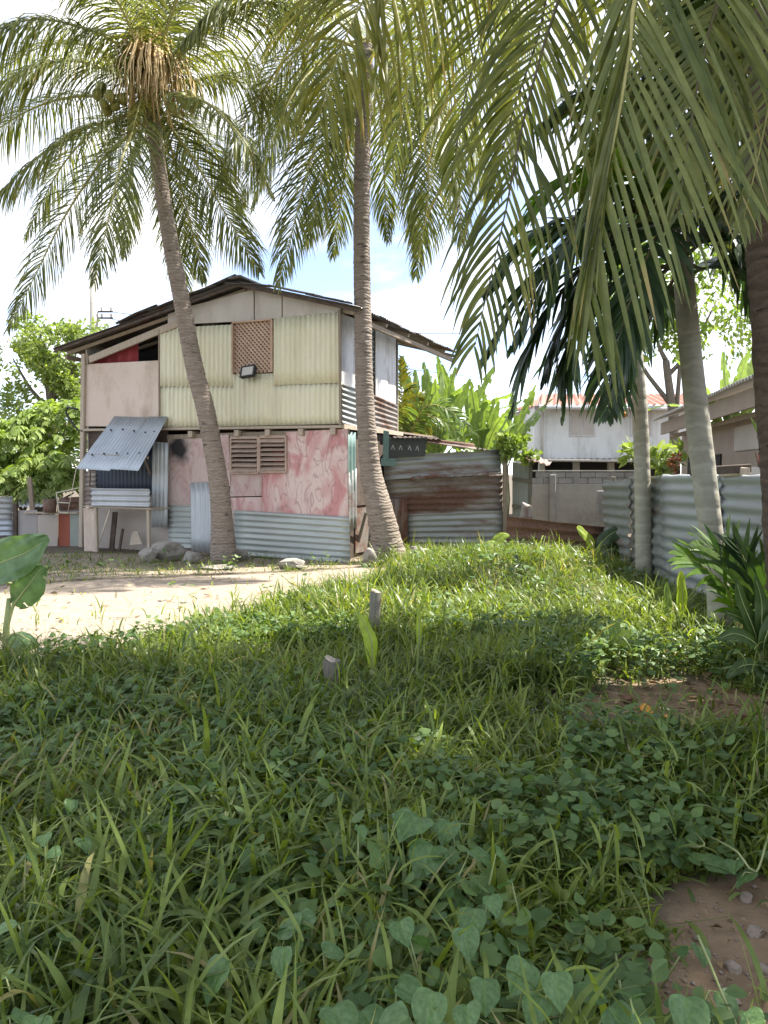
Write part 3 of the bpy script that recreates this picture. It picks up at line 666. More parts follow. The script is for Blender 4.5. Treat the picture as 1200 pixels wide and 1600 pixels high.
o = rel(pole('rope', [BL+Vector((.02, 0, 0)), FR(112, 770, AW-.2), FR(106, 800, AW-.3)], .008, M['rope'], n=5)); tag(o, 'pale cord hanging from the awning corner', 'rope')
o = pole('cable', [G(548, 838)+Vector((0, 0, .35)), G(540, 872)+Vector((0, -.1, .12)), G(520, 882), G(505, 885)], .01, M['wire'], n=5); tag(o, 'black cable drooping at the foot of the house corner', 'cable')

# ------------------------------------------------------------------ rocks
def rock(loc, sx, sy, sz, seed, label, mat='rock', name='rock', cat='rock', group=None, rz=0):
    r = np.random.default_rng(seed)
    import bmesh
    bm = bmesh.new(); bmesh.ops.create_icosphere(bm, subdivisions=3, radius=1)
    ds = nrm(r.normal(size=(15, 3))); ls = r.uniform(.55, .85, 15)
    for v in bm.verts:
        p = np.array(v.co)
        for d, h in zip(ds, ls):
            e = p @ d-h
            if e > 0: p = p-d*e*.98
        p = p*(1+.035*(r.random()-.5)); v.co = Vector((p[0]*sx, p[1]*sy, p[2]*sz))
    me = bpy.data.meshes.new(name); bm.to_mesh(me); bm.free()
    o = link_mesh(name, me, M[mat]); o.location = loc; o.rotation_euler = (0, 0, rz)
    return tag(o, label, cat, group)
def rk(px, py, w, h, seed, label, **kw):
    g = G(px, py+h*.5); s = g.y/FPX; z = gzf(g.x, g.y)
    return rock((g.x, g.y, z+h*s*.42), w*s*.55, w*s*.45, h*s*.58, seed, label, **kw)
rk(392, 848, 36, 34, 1, 'large pale rock right of the left palm trunk')
rk(374, 866, 34, 22, 2, 'flat whitish rock in front of the larger rock beside the palm')
rk(455, 880, 56, 18, 3, 'long low pale rock under the ribbed house wall')
rk(262, 858, 50, 36, 4, 'grey rock heap stone right of the serving counter')
rk(232, 866, 34, 24, 5, 'small grey stone at the foot of the counter leg')
rk(300, 868, 34, 24, 6, 'low grey stone in front of the short leaning sheet')
rk(340, 886, 60, 8, 21, 'flat stone slab half buried before the left palm')
rk(575, 872, 24, 30, 7, 'pale upright stone left of the leaning palm foot')
rk(560, 842, 16, 26, 8, 'grey block wedged behind the leaning palm foot')
rk(594, 880, 12, 12, 9, 'small whitish stone touching the leaning palm foot')
rk(646, 866, 16, 26, 10, 'pointed whitish stone right of the leaning palm')
rk(660, 868, 18, 22, 11, 'round grey stone before the rusty shed sheets')
rk(682, 872, 16, 12, 22, 'little grey stone furthest right along the shed foot')
o = stick('stick', G(553, 872)+Vector((0, .15, 0)), P(572, 800, 13.9), .05, .04, M['bamboo']); tag(o, 'grey stick propped behind the leaning palm', 'stick')
o = stick('stick', G(577, 872)+Vector((0, .25, 0)), P(583, 826, 13.9), .05, .03, M['timber_pale']); tag(o, 'short pale stick propped behind the leaning palm', 'stick')

# ------------------------------------------------------------------ the low shed right of the house
YS = 15.0
shed = empty('shed', (P(605, 850, YS).x, YS, 0)); tag(shed, 'low lean-to shed clad in rusty grey corrugated sheets', 'shed')
def sh(p): return Vector(p)-shed.location
def SH(px, py, d=0): return sh(P(px, py, YS-d))
corr('wall_sheet', SH(600, 752, .05), SH(783, 738, .05), SH(783, 702, .05), SH(600, 714, .05), M['galv_dirty'], shed, pitch=.15, amp=.018, ridges='h', ragged=.02)
corr('wall_sheet', SH(603, 806), SH(785, 806), SH(785, 738), SH(603, 748), M['rusty'], shed, pitch=.12, amp=.016, ridges='h')
corr('wall_sheet', SH(636, 866, .03), SH(786, 870, .03), SH(786, 798, .03), SH(636, 804, .03), M['galv_dirty'], shed, pitch=.12, amp=.014, ridges='h')
corr('wall_sheet', SH(604, 868, .08), SH(637, 868, .08), SH(636, 779, .08), SH(606, 779, .08), M['rusty_v'], shed, pitch=.13, amp=.02)
corr('rusty_edge_strip', SH(638, 750, .08), SH(783, 742, .08), SH(783, 737, .08), SH(645, 744, .08), M['rusty_v'], shed, pitch=.2, amp=.012, ridges='v', ragged=.02)
corr('roof_sheet', SH(612, 684, .2), SH(690, 686, .2), SH(686, 684, -2.2), SH(620, 680, -2.2), M['shed_roof'], shed, pitch=.1, amp=.014)
corr('roof_sheet', SH(680, 688, .15), SH(786, 708, .15), SH(776, 706, -2.2), SH(690, 688, -2.2), M['shed_roof'], shed, pitch=.1, amp=.014)
corr('roof_sheet', SH(668, 692, .22), SH(745, 703, .22), SH(740, 692, .1), SH(668, 684, .1), M['rusty'], shed, pitch=.1, amp=.014, ridges='h')
board('tarpaulin', SH(606, 716, .12), SH(664, 713, .12), SH(668, 683, .12), SH(607, 684, .12), M['tarp'], shed, .01)
for k, px in enumerate((614, 626, 640, 652)):
    for dx0, dy0, dx1, dy1 in ((-2.5, 3, 0, -4), (0, -4, 2.5, 4)):
        stick('pale_mark', SH(px+dx0, 699+dy0+k*.6, .135), SH(px+dx1, 699+dy1+k*.6, .135), .012, .006, M['mark'], shed, up=(0, 1, 0))
board('teal_panel', SH(595, 728, .16), SH(619, 728, .16), SH(618, 716, .16), SH(595, 716, .16), M['teal'], shed, .03)
board('teal_post', SH(598, 716, .16), SH(607, 716, .16), SH(608, 674, .16), SH(599, 672, .16), M['teal'], shed, .05)
MB().box(tuple(sh((.3, YS+.06, 0))), tuple(sh((2.3, YS+2.2, 2.0)))).build('inner_wall', M['dark'], shed)  # near-black block paints the shade inside the shed
stick('corner_post', sh(Vector((P(789, 850, YS).x, YS-.05, 0))), SH(789, 700, .05), .09, .09, M['timber'], shed)
# old plank door beside the shed
dr = empty('plank_door', (P(815, 850, 15.3).x, 15.3, 0)); tag(dr, 'weathered grey-green plank door standing right of the shed', 'door')
for k in range(3):
    xa, xb = 801+k*9, 809.4+k*9
    a, b, c_, d_ = (P(xa, 845, 15.3), P(xb, 845, 15.3), P(xb, 722+k*1.5, 15.3), P(xa, 722+k*1.5, 15.3)); a.z = b.z = 0
    board('plank', *[q_-dr.location for q_ in (a, b, c_, d_)], M['greygreen'], dr, .03)
for py in (748, 790): stick('cross_rail', P(800, py, 15.25)-dr.location, P(829, py+4, 15.25)-dr.location, .02, .07, M['bamboo'], dr)
o = corr('low_sheet_fence', P(792, 858, 13.0), P(948, 862, 12.7), P(945, 824, 12.7), P(792, 806, 13.0), M['rusty_low'], pitch=.16, amp=.03, ridges='h', dent=.03, ragged=.02); tag(o, 'low rusty brown corrugated sheet along the back of the grass', 'metal sheet')
o = corr('red_plate', P(812, 812, 13.15), P(832, 812, 13.15), P(830, 790, 13.15), P(816, 784, 13.15), M['rusty_v'], pitch=.2, amp=.008); tag(o, 'small rusty brown plate behind the low sheet fence', 'metal sheet')
o = corr('bent_sheet', P(820, 716, 14.6), P(858, 728, 14.6), P(862, 722, 15.4), P(826, 708, 15.4), M['rusty'], pitch=.12, amp=.015); tag(o, 'bent rusty sheet jutting over the plank door', 'metal sheet')
stick('sheet_support', P(829, 722, 15.3), Vector((P(829, 722, 15.3).x, 15.3, 0)), .07, .07, M['bamboo']); bpy.data.objects['sheet_support'].name = 'door_post'; tag(bpy.data.objects['door_post'], 'grey post holding the bent sheet beside the door', 'post')

# ------------------------------------------------------------------ back wall, white house, house on the right
YW = 20.0
cw = empty('yard_wall', (P(826, 800, YW).x, YW, 0)); tag(cw, 'grey rendered yard wall topped with concrete blocks', 'wall')
x0, x1 = P(826, 800, YW).x, P(1010, 800, YW).x; zt = P(900, 756, YW).z
MB().box((0, 0, 0), (x1-x0, .14, zt)).build('rendered_wall', M['concrete'], cw, bevel=.01)
nb = 8; bw = (x1-x0)/nb
for r_ in range(2):
    for k in range(nb):
        off = (r_ % 2)*bw*.5
        a, b = k*bw+off+.006, min((k+1)*bw+off-.006, x1-x0)
        if b-a < .08: continue
        MB().box((a, .005, zt+.005+r_*.16), (b, .135, zt+.155+r_*.16)).build('block', M['block'], cw, bevel=.008)
stick('pillar', Vector((.62, -.06, 0)), Vector((.62, -.06, zt+.25)), .16, .12, M['block'], cw)
stick('coping', Vector((0, .07, zt+.345)), Vector((x1-x0, .07, zt+.345)), .17, .035, M['concrete'], cw)
MB().box((1.7, -.5, 0), (2.3, -.36, 1.15)).build('block_pier', M['block'], cw, bevel=.01)
YH = 26.0
wh = empty('white_house', (P(841, 740, YH).x, YH, 0)); tag(wh, 'white two storey house with red roof behind the yard wall', 'house')
def WH(px, py, d=0): return P(px, py, YH-d)-wh.location
ztop, zbot = P(841, 634, YH).z, P(841, 718, YH).z
w0, w1 = 0.0, P(1085, 700, YH).x-wh.location.x
lx = P(808, 700, YH+3.2).x-wh.location.x
MB().quad_slab((w0, 0, zbot), (w1, 0, zbot), (w1, 0, ztop), (w0, 0, ztop), .15, (0, 1, 0)).build('front_wall', M['white_wall'], wh)
MB().quad_slab((lx, 3.2, zbot), (w0-.002, .01, zbot), (w0-.002, .01, ztop), (lx, 3.2, ztop), .15).build('side_wall', M['white_wall'], wh)
MB().quad_slab((lx, 3.4, 0), (w1, 3.4, 0), (w1, 3.4, ztop), (lx, 3.4, ztop), .15, (0, 1, 0)).build('back_wall', M['white_wall'], wh)
MB().box((w0, .2, zbot-.05), (w1, 3.3, zbot)).build('floor_slab', M['concrete'], wh)
for px in (850, 905, 960, 1015): p = WH(px, 720); MB().box((p.x-.1, .3, 0), (p.x+.1, .5, zbot-.06)).build('column', M['concrete'], wh)
MB().box((w0+.1, 2.2, 0), (w1-.1, 2.3, zbot-.06)).build('ground_floor_wall', M['dark'], wh)  # white wall coloured near-black for the shade under the upper storey
for a, b, c_, d_ in ((890, 682, 931, 640), (985, 682, 1020, 640)):
    pa, pb = WH(a, b, .03), WH(c_, d_, .03); wnd = MB().box((pa.x, -.04, pa.z), (pb.x, -.01, pb.z)).build('window', M['whiteply'], wh)
    mid = (pa.x+pb.x)/2
    for u0, u1 in ((pa.x+.06, mid-.03), (mid+.03, pb.x-.06)): MB().box((u0, -.055, pa.z+.06), (u1, -.042, pb.z-.06)).build('pane', M['greige'], wnd)
k0, k1 = .35, .85
sp = lambda k, z, d: Vector((w0+(lx-w0)*k, 3.2*k, z))+Vector((-.69, -.72, 0))*d
z0_, z1_ = P(820, 686, YH+1).z, P(820, 648, YH+1).z
wnd = MB().quad_slab(sp(k1, z0_, .02), sp(k0, z0_, .02), sp(k0, z1_, .02), sp(k1, z1_, .02), .03).build('window', M['whiteply'], wh)
MB().quad_slab(sp(k1-.05, z0_+.06, .052), sp(k0+.05, z0_+.06, .052), sp(k0+.05, z1_-.06, .052), sp(k1-.05, z1_-.06, .052), .01).build('pane', M['pink_window'], wnd)
ov = .55
rfz = P(841, 633, YH-.5).z; rt = P(900, 624, YH+2).z
roofw = empty('roof', parent=wh)
corr('roof_sheet', Vector((w0-.1, -ov, rfz)), Vector((w1+.4, -ov, rfz)), Vector((w1+.4, 2.0, rt+.2)), Vector((w0+.5, 2.0, rt+.2)), M['red_roof'], roofw, pitch=.25, amp=.03)
corr('roof_sheet', Vector((lx-.5, 3.4, rfz)), Vector((w0-.1, -ov, rfz)), Vector((w0+.5, 2.0, rt+.2)), Vector((w0+.9, 3.0, rt+.2)), M['red_roof'], roofw, pitch=.25, amp=.03)
stick('fascia', Vector((w0-.1, -ov+.02, rfz-.09)), Vector((w1+.4, -ov+.02, rfz-.09)), .03, .14, M['whiteply'], roofw)
MB().tube([(w0-.1, -ov-.06, rfz-.1), (w1+.4, -ov-.06, rfz-.14)], .05, 8).build('gutter', M['whiteply'], wh, smooth=True)
MB().tube([(w0+.12, -.06, rfz-.2), (w0+.12, -.06, zbot)], .04, 8).build('downpipe', M['greige'], wh, smooth=True)
stick('ground_floor_eave', WH(845, 719, .8), WH(1045, 721, .8), .5, .07, M['greige'], wh)
corr('lean_roof', WH(842, 721, .95), WH(1045, 723, .95), Vector((w1, -.02, zbot+.04)), Vector((w0, -.02, zbot+.04)), M['galv_dirty'], wh, pitch=.2, amp=.02)

rh = empty('side_house', (5.5, 11.0, 0)); tag(rh, 'brown house with pale corrugated roof beyond the right fence', 'house')
ea, eb = P(1018, 660, 19.4)-rh.location, P(1175, 583, 10.6)-rh.location
ea.z = eb.z = (ea.z+eb.z)/2
dirn = (eb-ea).normalized(); inw = Vector((-dirn.y, dirn.x, 0)); 
if inw.x < 0: inw = -inw
near = eb+dirn*2.6; 
corr('roof_sheet', ea, near, near+inw*3.4+Vector((0, 0, 1.0)), ea+inw*3.4+Vector((0, 0, 1.0)), M['pale_roof'], rh, pitch=.16, amp=.028)
stick('fascia', ea+inw*.25-Vector((0, 0, .22)), near+inw*.25-Vector((0, 0, .22)), .05, .3, M['brown_wall'], rh)
stick('purlin', ea+inw*.5-Vector((0, 0, .42)), near+inw*.5-Vector((0, 0, .42)), .06, .09, M['timber'], rh)
def RW(t, z, d=0.0):
    p = ea.lerp(near, t)+inw*(.75-d); return Vector((p.x, p.y, z-rh.location.z))
ez = ea.z
MB().quad_slab(RW(0, 0), RW(1, 0), RW(1, ez-.35), RW(0, ez-.35), .12, inw).build('wall', M['brown_wall'], rh)
MB().quad_slab(RW(.45, ez-.95, .03), RW(.80, ez-.95, .03), RW(.80, ez-.5, .03), RW(.45, ez-.5, .03), .025, inw).build('pale_panel', M['greige'], rh)
MB().quad_slab(RW(.08, 1.3, .03), RW(.36, 1.3, .03), RW(.36, 2.0, .03), RW(.08, 2.0, .03), .025, inw).build('opening_shade', M['dark'], rh)  # near-black slab on the solid wall, painting the shade of an opening
gw = MB().quad_slab(RW(.58, 1.62, .02), RW(.70, 1.62, .02), RW(.70, 1.95, .02), RW(.58, 1.95, .02), .015, inw).build('window', M['dark'], rh)  # near-black pane paints the shade behind the grille
for k in range(5):
    u0 = .58+.12*k/5; stick('grille_bar', RW(u0, 1.62, .05), RW(u0+.024, 1.95, .05), .015, .015, M['timber'], gw); stick('grille_bar', RW(u0+.024, 1.62, .065), RW(u0, 1.95, .065), .015, .015, M['timber'], gw)
MB().quad_slab(near+inw*.8+Vector((0, 0, -ez)), near+inw*3.4+Vector((0, 0, -ez)), near+inw*3.4+Vector((0, 0, .8)), near+inw*.8+Vector((0, 0, -.1)), .1, -dirn).build('end_wall', M['brown_wall'], rh)
# low parapet with plants on it
pl = MB().box((4.45, 8.0, 0), (4.75, 10.6, 1.68)).build('parapet', M['greige'], None, bevel=.01); tag(pl, 'pale low parapet just behind the right fence', 'wall')

# ------------------------------------------------------------------ right fence
fn = empty('corrugated_fence', (3.8, 9.2, 0)); tag(fn, 'pale corrugated metal fence along the right side of the yard', 'fence')
def FN(y, z, dx=0): return Vector((dx, y-9.2, z))
fy = [(12.75, 11.35, 'fence_shaded', .05, 1.50), (11.45, 9.95, 'fence_shaded', .0, 1.57), (10.1, 8.35, 'fence', .05, 1.60), (8.5, 6.7, 'fence', .0, 1.61), (6.85, 5.1, 'fence', .05, 1.62), (5.25, 3.6, 'fence', 0, 1.6)]
for ya, yb, mt, dx, zt_ in fy:
    corr('fence_sheet', FN(ya, .0, -dx+.01), FN(yb, .02, -dx-.02), FN(yb, zt_, -dx), FN(ya, zt_-.02, -dx), M[mt], fn, pitch=.15, amp=.021, ridges='h', dent=.06, ragged=.015)
for y in (12.6, 11.4, 10.0, 8.42, 6.8, 5.2): stick('fence_post', FN(y, 0, .07), FN(y, 1.55, .07), .07, .07, M['bamboo'], fn)
for z in (.4, 1.3): stick('fence_rail', FN(12.7, z, .06), FN(3.7, z, .06), .04, .05, M['bamboo'], fn)
o = stick('timber_block', P(1122, 738, 8.3), P(1158, 737, 7.9), .12, .1, M['timber_pale']); o.location.x += .05; tag(o, 'short pale timber block lying on top of the fence', 'timber')
o = stick('wood_bracket', Vector((3.25, 7.9, 1.62)), Vector((3.9, 7.95, 1.66)), .07, .09, M['timber_dark']); tag(o, 'dark end of a timber lying across the fence top', 'timber')

# ------------------------------------------------------------------ left yard fence and its clutter
YL = 16.4
lf = empty('scrap_fence', (P(128, 860, YL).x, YL, 0)); tag(lf, 'low fence of scrap panels left of the house', 'fence')
def LF(px, py, d=0): return P(px, py, YL-d)-lf.location
def lb_(name, x0, x1, yt, mat, d=0):
    a, b = LF(x0, 860, d), LF(x1, 860, d); a.z = b.z = 0; return board(name, a, b, LF(x1, yt, d), LF(x0, yt+.5, d), M[mat], lf, .02)
lb_('panel', 28, 58, 797, 'greyp'); lb_('panel', 58.5, 90, 804, 'tan_panel', .04); lb_('panel', 91, 109, 802, 'red_panel'); lb_('panel', 109.5, 127, 799, 'greygreen', .03)
corr('ribbed_panel', LF(88, 803, -.1), LF(128, 802, -.1), LF(128, 776, -.1), LF(92, 778, -.1), M['rusty'], lf, pitch=.12, ridges='h')
corr('ribbed_panel', LF(-90, 838), LF(22, 838), LF(22, 812), LF(-90, 812), M['galv_blue'], lf, pitch=.12, ridges='h')
corr('ribbed_panel', LF(-90, 812, -.05), LF(20, 812, -.05), LF(20, 776, -.05), LF(-90, 778, -.05), M['galv_dirty'], lf, pitch=.12, ridges='h')
lb_('panel', -90, 22, 836, 'rusty_v', -.06)
stick('fence_post', Vector((LF(24, 800).x, -.03, 0)), LF(24, 786, .03), .09, .08, M['timber_dark'], lf); stick('fence_post', Vector((LF(127.5, 800).x, -.03, 0)), LF(127.5, 776, .03), .05, .06, M['timber_dark'], lf)
stick('top_rail', LF(38, 801, .06), LF(122, 802, .06), .05, .04, M['timber_pale'], lf)
corr('ledge_sheet', LF(30, 792, -.15), LF(88, 792, -.15), LF(84, 774, -.9), LF(28, 780, -.9), M['galv'], lf, pitch=.1)
bk = empty('bucket', P(78, 800, 16.2)); bk.location.z -= .02; tag(bk, 'rusty dark bucket standing on the scrap fence ledge', 'bucket')
MB().tube([(0, 0, 0), (0, 0, .01), (0, 0, .14), (0, 0, .28), (0, 0, .30), (0, 0, .29), (0, 0, .05)], [.0, .125, .135, .145, .15, .135, .12], 16, cap=False).build('bucket_body', M['rusty_v'], bk, smooth=True)
MB().tube([(0.148*math.cos(a), 0, .28+.10*math.sin(a)) for a in np.linspace(0, math.pi, 9)], .005, 5).build('handle', M['wire'], bk)
o = stick('stake', Vector((P(54, 800, 16.5).x, 16.5, 0)), P(46, 746, 16.5), .10, .06, M['timber']); tag(o, 'brown stake leaning above the scrap fence', 'stake')
rk_ = empty('wire_rack', P(108, 800, 16.0)); tag(rk_, 'thin pale wire rack lying on the scrap fence', 'rack')
for a, b in (((88, 770), (92, 800)), ((92, 800), (106, 801)), ((90, 785), (108, 786)), ((88, 770), (124, 762))): stick('rack_wire', P(*a, 16.0)-rk_.location, P(*b, 16.0)-rk_.location, .02, .02, M['rope'], rk_)

# ------------------------------------------------------------------ utility pole and wires
up = empty('utility_pole', (P(152, 740, 30).x, 30, 0)); tag(up, 'grey utility pole rising behind the left eave', 'pole')
pt = P(152, 418, 30).z
MB().tube([(0, 0, 0), (0, 0, pt)], [.20, .15], 12).build('shaft', M['concrete'], up, smooth=True)
for z in (P(152, 487, 30).z, P(152, 497, 30).z):
    stick('cross_arm', Vector((-.1, 0, z)), Vector((.75, 0, z)), .06, .06, M['timber_dark'], up)
    for x in (.3, .68): MB().tube([(x, 0, z+.03), (x, 0, z+.16)], [.04, .05], 8).build('insulator', M['greige'], up)
def wire(a, b, sag, label):
    pts = [Vector(a).lerp(Vector(b), k/12)-Vector((0, 0, sag*4*(k/12)*(1-k/12))) for k in range(13)]
    o = pole('power_line', pts, .014, M['wire'], n=4); tag(o, label, 'cable')
wire(P(163, 486, 30), P(720, 521, 30), .25, 'upper thin power line running behind the house roof')
wire(P(163, 496, 30), P(830, 598, 30), .25, 'lower thin power line crossing the sky right of the house')

# ------------------------------------------------------------------ palms
def leaflet_mesh(pts, L, n, width, droop, a0, a1, start, fold, lift, hint, seed, jit=.12, sides=(1, 1), droops=(1, 1), yellow=0.0, K=5, endlen=.35, angs=(1, 1)):
    r = np.random.default_rng(seed)
    C = catmull(pts, 80); s = np.linspace(start, 1, n)
    idx = s*79; i0 = np.clip(idx.astype(int), 0, 78); fr = (idx-i0)[:, None]
    pos = C[i0]*(1-fr)+C[i0+1]*fr
    T = nrm(C[np.minimum(i0+2, 79)]-C[np.maximum(i0-2, 0)])
    h = np.array(hint, float)[None]; U = nrm(h-T*np.sum(T*h, 1, keepdims=True)); S = np.cross(T, U)
    sn = (s-start)/(1-start)
    prof = np.clip(np.sin(np.pi*np.clip(.16+.74*sn, 0, 1))**.6, .2, 1)*(1-(1-endlen)*np.clip((sn-.55)/.45, 0, 1)**1.6)
    Vs, Fs, Ts = [], [], []; base = 0
    for si, sd in enumerate((1, -1)):
        if not sides[si]: continue
        a = (angs[si]*(a0+(a1-a0)*sn)+r.normal(0, jit, n))[:, None]
        d = np.cos(a)*T+np.sin(a)*(S*sd+U*(lift+r.normal(0, jit, (n, 1))))
        d = nrm(d); ln = (L*prof*sides[si]*(1+r.normal(0, .07, n)))[:, None]
        p = pos+T*r.normal(0, .008, (n, 1)); tw = r.normal(0, .35, (n, 1)); rows = []
        g = droop*droops[si]*(1+r.normal(0, .2, (n, 1)))
        for k in range(K+1):
            q = k/K; wv = width*np.array([.55, 1, 1, .85, .55, .06, 0])[min(int(round(q*5)), 5)]
            W = nrm(T-d*np.sum(T*d, 1, keepdims=True)); N = np.cross(d, W); W = nrm(W+N*tw)
            rows.append((p-W*wv/2, p-np.cross(d, W)*wv*.22 if fold else p, p+W*wv/2))
            d = nrm(d+np.array([0, 0, -1.0])[None]*g*(.25+q)/K*2); p = p+d*ln/K
        m = 3 if fold else 2
        arr = np.stack([np.stack(([x[0], x[1], x[2]] if fold else [x[0], x[2]]), 1) for x in rows], 1)   # n,K+1,m,3
        Vs.append(arr.reshape(-1, 3))
        ids = base+np.arange(n*(K+1)*m).reshape(n, K+1, m)
        for c_ in range(m-1):
            Fs.append(np.stack([ids[:, :-1, c_], ids[:, :-1, c_+1], ids[:, 1:, c_+1], ids[:, 1:, c_]], -1).reshape(-1, 4))
        tn = np.clip(r.random(n)*.75+yellow, 0, 1)
        q = np.linspace(0, 1, K+1)[None]
        tt = np.clip(tn[:, None]+np.clip((q-r.uniform(.55, 1.3, n)[:, None])*3, 0, 1)*.8, 0, 1)
        Ts.append(np.repeat(tt[:, :, None], m, 2).ravel()); base += n*(K+1)*m
    return np.vstack(Vs), np.vstack(Fs), np.concatenate(Ts)
FSEED = [100]
def frond(root, pts, L=.9, n=70, width=.035, droop=.55, a0=1.15, a1=.5, start=.14, fold=False, lift=.1, hint=(0, 0, 1), mat='coco_leaf', rib='midrib', r0=.035, **kw):
    FSEED[0] += 1
    pts = [Vector(p)-root.location for p in pts]
    Vv, Ff, Tt = leaflet_mesh(pts, L, n, width, droop, a0, a1, start, fold, lift, hint, FSEED[0], **kw)
    o = mesh_np('frond', Vv, Ff, M[mat], root, tint=Tt)
    C = catmull(pts, 26); MB().tube([tuple(c) for c in C], list(np.linspace(r0, r0*.12, 26)), 6).build('midrib', M[rib], o, smooth=True)
    return o
def ringed_trunk(root, pts, radii, mat, name='trunk', step=.105, sides=16, amp=.020, seed=1, lump=.05):
    r = np.random.default_rng(seed)
    pts = [Vector(p)-root.location for p in pts]
    C0 = catmull(pts, 300); ln = np.sum(np.linalg.norm(np.diff(C0, axis=0), axis=1))
    st = [0.0]
    while st[-1] < ln: st.append(st[-1]+step*r.uniform(.5, 1.6))
    st = np.array(st[:-1]); gaps = np.diff(np.append(st, ln))
    pos = np.stack([st, st+gaps*.3, st+gaps*.85], 1).ravel()/ln; m = len(pos)
    C = np.stack([np.interp(pos, np.linspace(0, 1, 300), C0[:, k]) for k in range(3)], 1)
    rad = np.interp(pos, np.linspace(0, 1, len(radii)), radii)
    saw = np.tile([1+amp, 1.0, 1-amp*.7], m//3+1)[:m]
    rad = rad*(1+(saw-1)*np.repeat(r.uniform(.1, 1.8, m//3), 3)[:m])*(1+r.normal(0, .008, m))
    tb = MB().tube([tuple(c) for c in C], list(rad), sides)
    for k, v in enumerate(tb.v[:m*sides]):
        c = Vector(C[k//sides]); tb.v[k] = c+(v-c)*(1+r.normal(0, .24*lump)+lump*(float(vnoise(np.array([(k % sides)*.9]), np.array([k//sides*.12]), 1.0, seed)[0])-.5))
    return tb.build(name, M[mat], root, smooth=True)
YP = 13.3
def palm(px, py, Y, label, group=None):
    g = P(px, py, Y); o = empty('coconut_palm', (g.x, g.y, 0)); return tag(o, label, 'palm tree')
def pp(Y, *pts): return [P(a, b, Y+d) for a, b, d in pts]
# left palm
lp = palm(350, 870, YP, 'leaning coconut palm with nuts standing left before the house')
ringed_trunk(lp, [Vector((P(350, 872, YP).x, YP, -.1))]+pp(YP, (347, 820, 0), (341, 750, 0), (322, 645, 0), (303, 570, 0), (278, 440, 0), (258, 330, 0), (243, 220, 0), (236, 150, 0), (234, 110, 0)), [.26, .19, .17, .165, .155, .145, .138, .13, .125, .11], 'trunk', seed=3)
cr_ = P(235, 140, YP)
def lpf(*pts, **kw):
    if kw.get('n') is None: kw.update(n=118, width=.022, L=kw['L']*1.22, droop=kw['droop']*1.45)
    return frond(lp, [cr_+Vector((random.uniform(-.08, .08), random.uniform(-.08, .08), random.uniform(-.1, .2)))]+pp(YP, *pts), **kw)
lpf((185, 70, -.3), (110, 38, -.6), (40, 32, -.9), (-60, 70, -1.2), L=.95, droop=1.5, lift=.0)
lpf((190, 120, -.6), (120, 95, -1.2), (40, 110, -1.6), (-60, 170, -1.9), L=.95, droop=1.3)
lpf((180, 150, .2), (110, 152, .5), (40, 175, .8), (-60, 240, 1.0), L=.9, droop=1.2)
lpf((190, 185, -.4), (130, 200, -.9), (60, 245, -1.3), (-30, 330, -1.7), L=.9, droop=1.0)
lpf((205, 205, .3), (160, 250, .4), (100, 340, .5), (55, 430, .4), (12, 515, .3), L=.85, droop=.8, hint=(0, -1, .6))
lpf((210, 200, -.8), (190, 250, -1.4), (170, 340, -1.7), (148, 440, -1.8), L=.85, droop=.8, hint=(0, -1, .4))
lpf((220, 210, 1.0), (205, 260, 1.8), (200, 330, 2.2), (195, 400, 2.3), L=.8, droop=.8, hint=(0, -1, .4))
lpf((265, 195, .2), (300, 245, .4), (350, 330, .6), (405, 425, .7), L=.85, droop=.8, hint=(0, -1, .6))
lpf((262, 215, .9), (280, 280, 1.5), (300, 360, 1.8), (318, 440, 1.9), L=.75, droop=.7, hint=(0, -1, .4))
lpf((255, 230, 1.2), (272, 330, 1.9), (285, 420, 2.2), (292, 480, 2.2), L=.7, droop=.7, hint=(0, -1, .4))
lpf((285, 85, -.4), (340, 35, -.8), (410, 5, -1.1), (500, 10, -1.4), L=1.0, droop=1.5, lift=.0)
lpf((285, 130, .3), (345, 120, .7), (410, 145, 1.0), (470, 200, 1.2), L=.9, droop=1.2)
lpf((280, 150, -.6), (330, 165, -1.1), (385, 225, -1.5), (425, 300, -1.6), L=.85, droop=1.0)
lpf((240, 60, .3), (238, -40, .6), (225, -150, .9), (190, -230, 1.0), L=.9, droop=.7, a0=.9)
lpf((255, 65, -.3), (290, -30, -.7), (350, -110, -1.0), (440, -140, -1.2), L=.9, droop=1.0)
lpf((215, 70, -.4), (170, -20, -.9), (100, -90, -1.3), (10, -90, -1.6), L=.95, droop=1.2)
lpf((215, 60, .6), (180, -10, 1.3), (130, -40, 1.9), (60, -20, 2.4), L=.9, droop=1.1)
lpf((255, 60, .7), (290, 0, 1.5), (340, -20, 2.2), (390, 20, 2.8), L=.9, droop=1.1)
lpf((248, 55, .2), (262, -40, .5), (255, -140, .6), L=.8, droop=.5, a0=.8)
lpf((225, 60, -.1), (205, -30, -.2), (170, -120, -.3), (110, -170, -.4), L=.85, droop=.8)
lpf((225, 150, -.5), (215, 175, -.8), (205, 215, -.95), L=.32, n=26, droop=.8, mat='coco_yellow', rib='midrib', hint=(0, -1, .4), yellow=.25)
lpf((195, 100, .8), (130, 70, 1.6), (60, 75, 2.2), (-30, 130, 2.8), L=.9, droop=1.1)
lpf((275, 110, 1.0), (325, 85, 1.9), (385, 100, 2.6), (440, 160, 3.0), L=.9, droop=1.1)
lpf((205, 175, .8), (150, 200, 1.5), (90, 270, 2.0), (40, 370, 2.2), L=.85, droop=.9)
lpf((270, 175, .9), (315, 210, 1.6), (355, 270, 2.0), (380, 350, 2.1), L=.85, droop=.9)
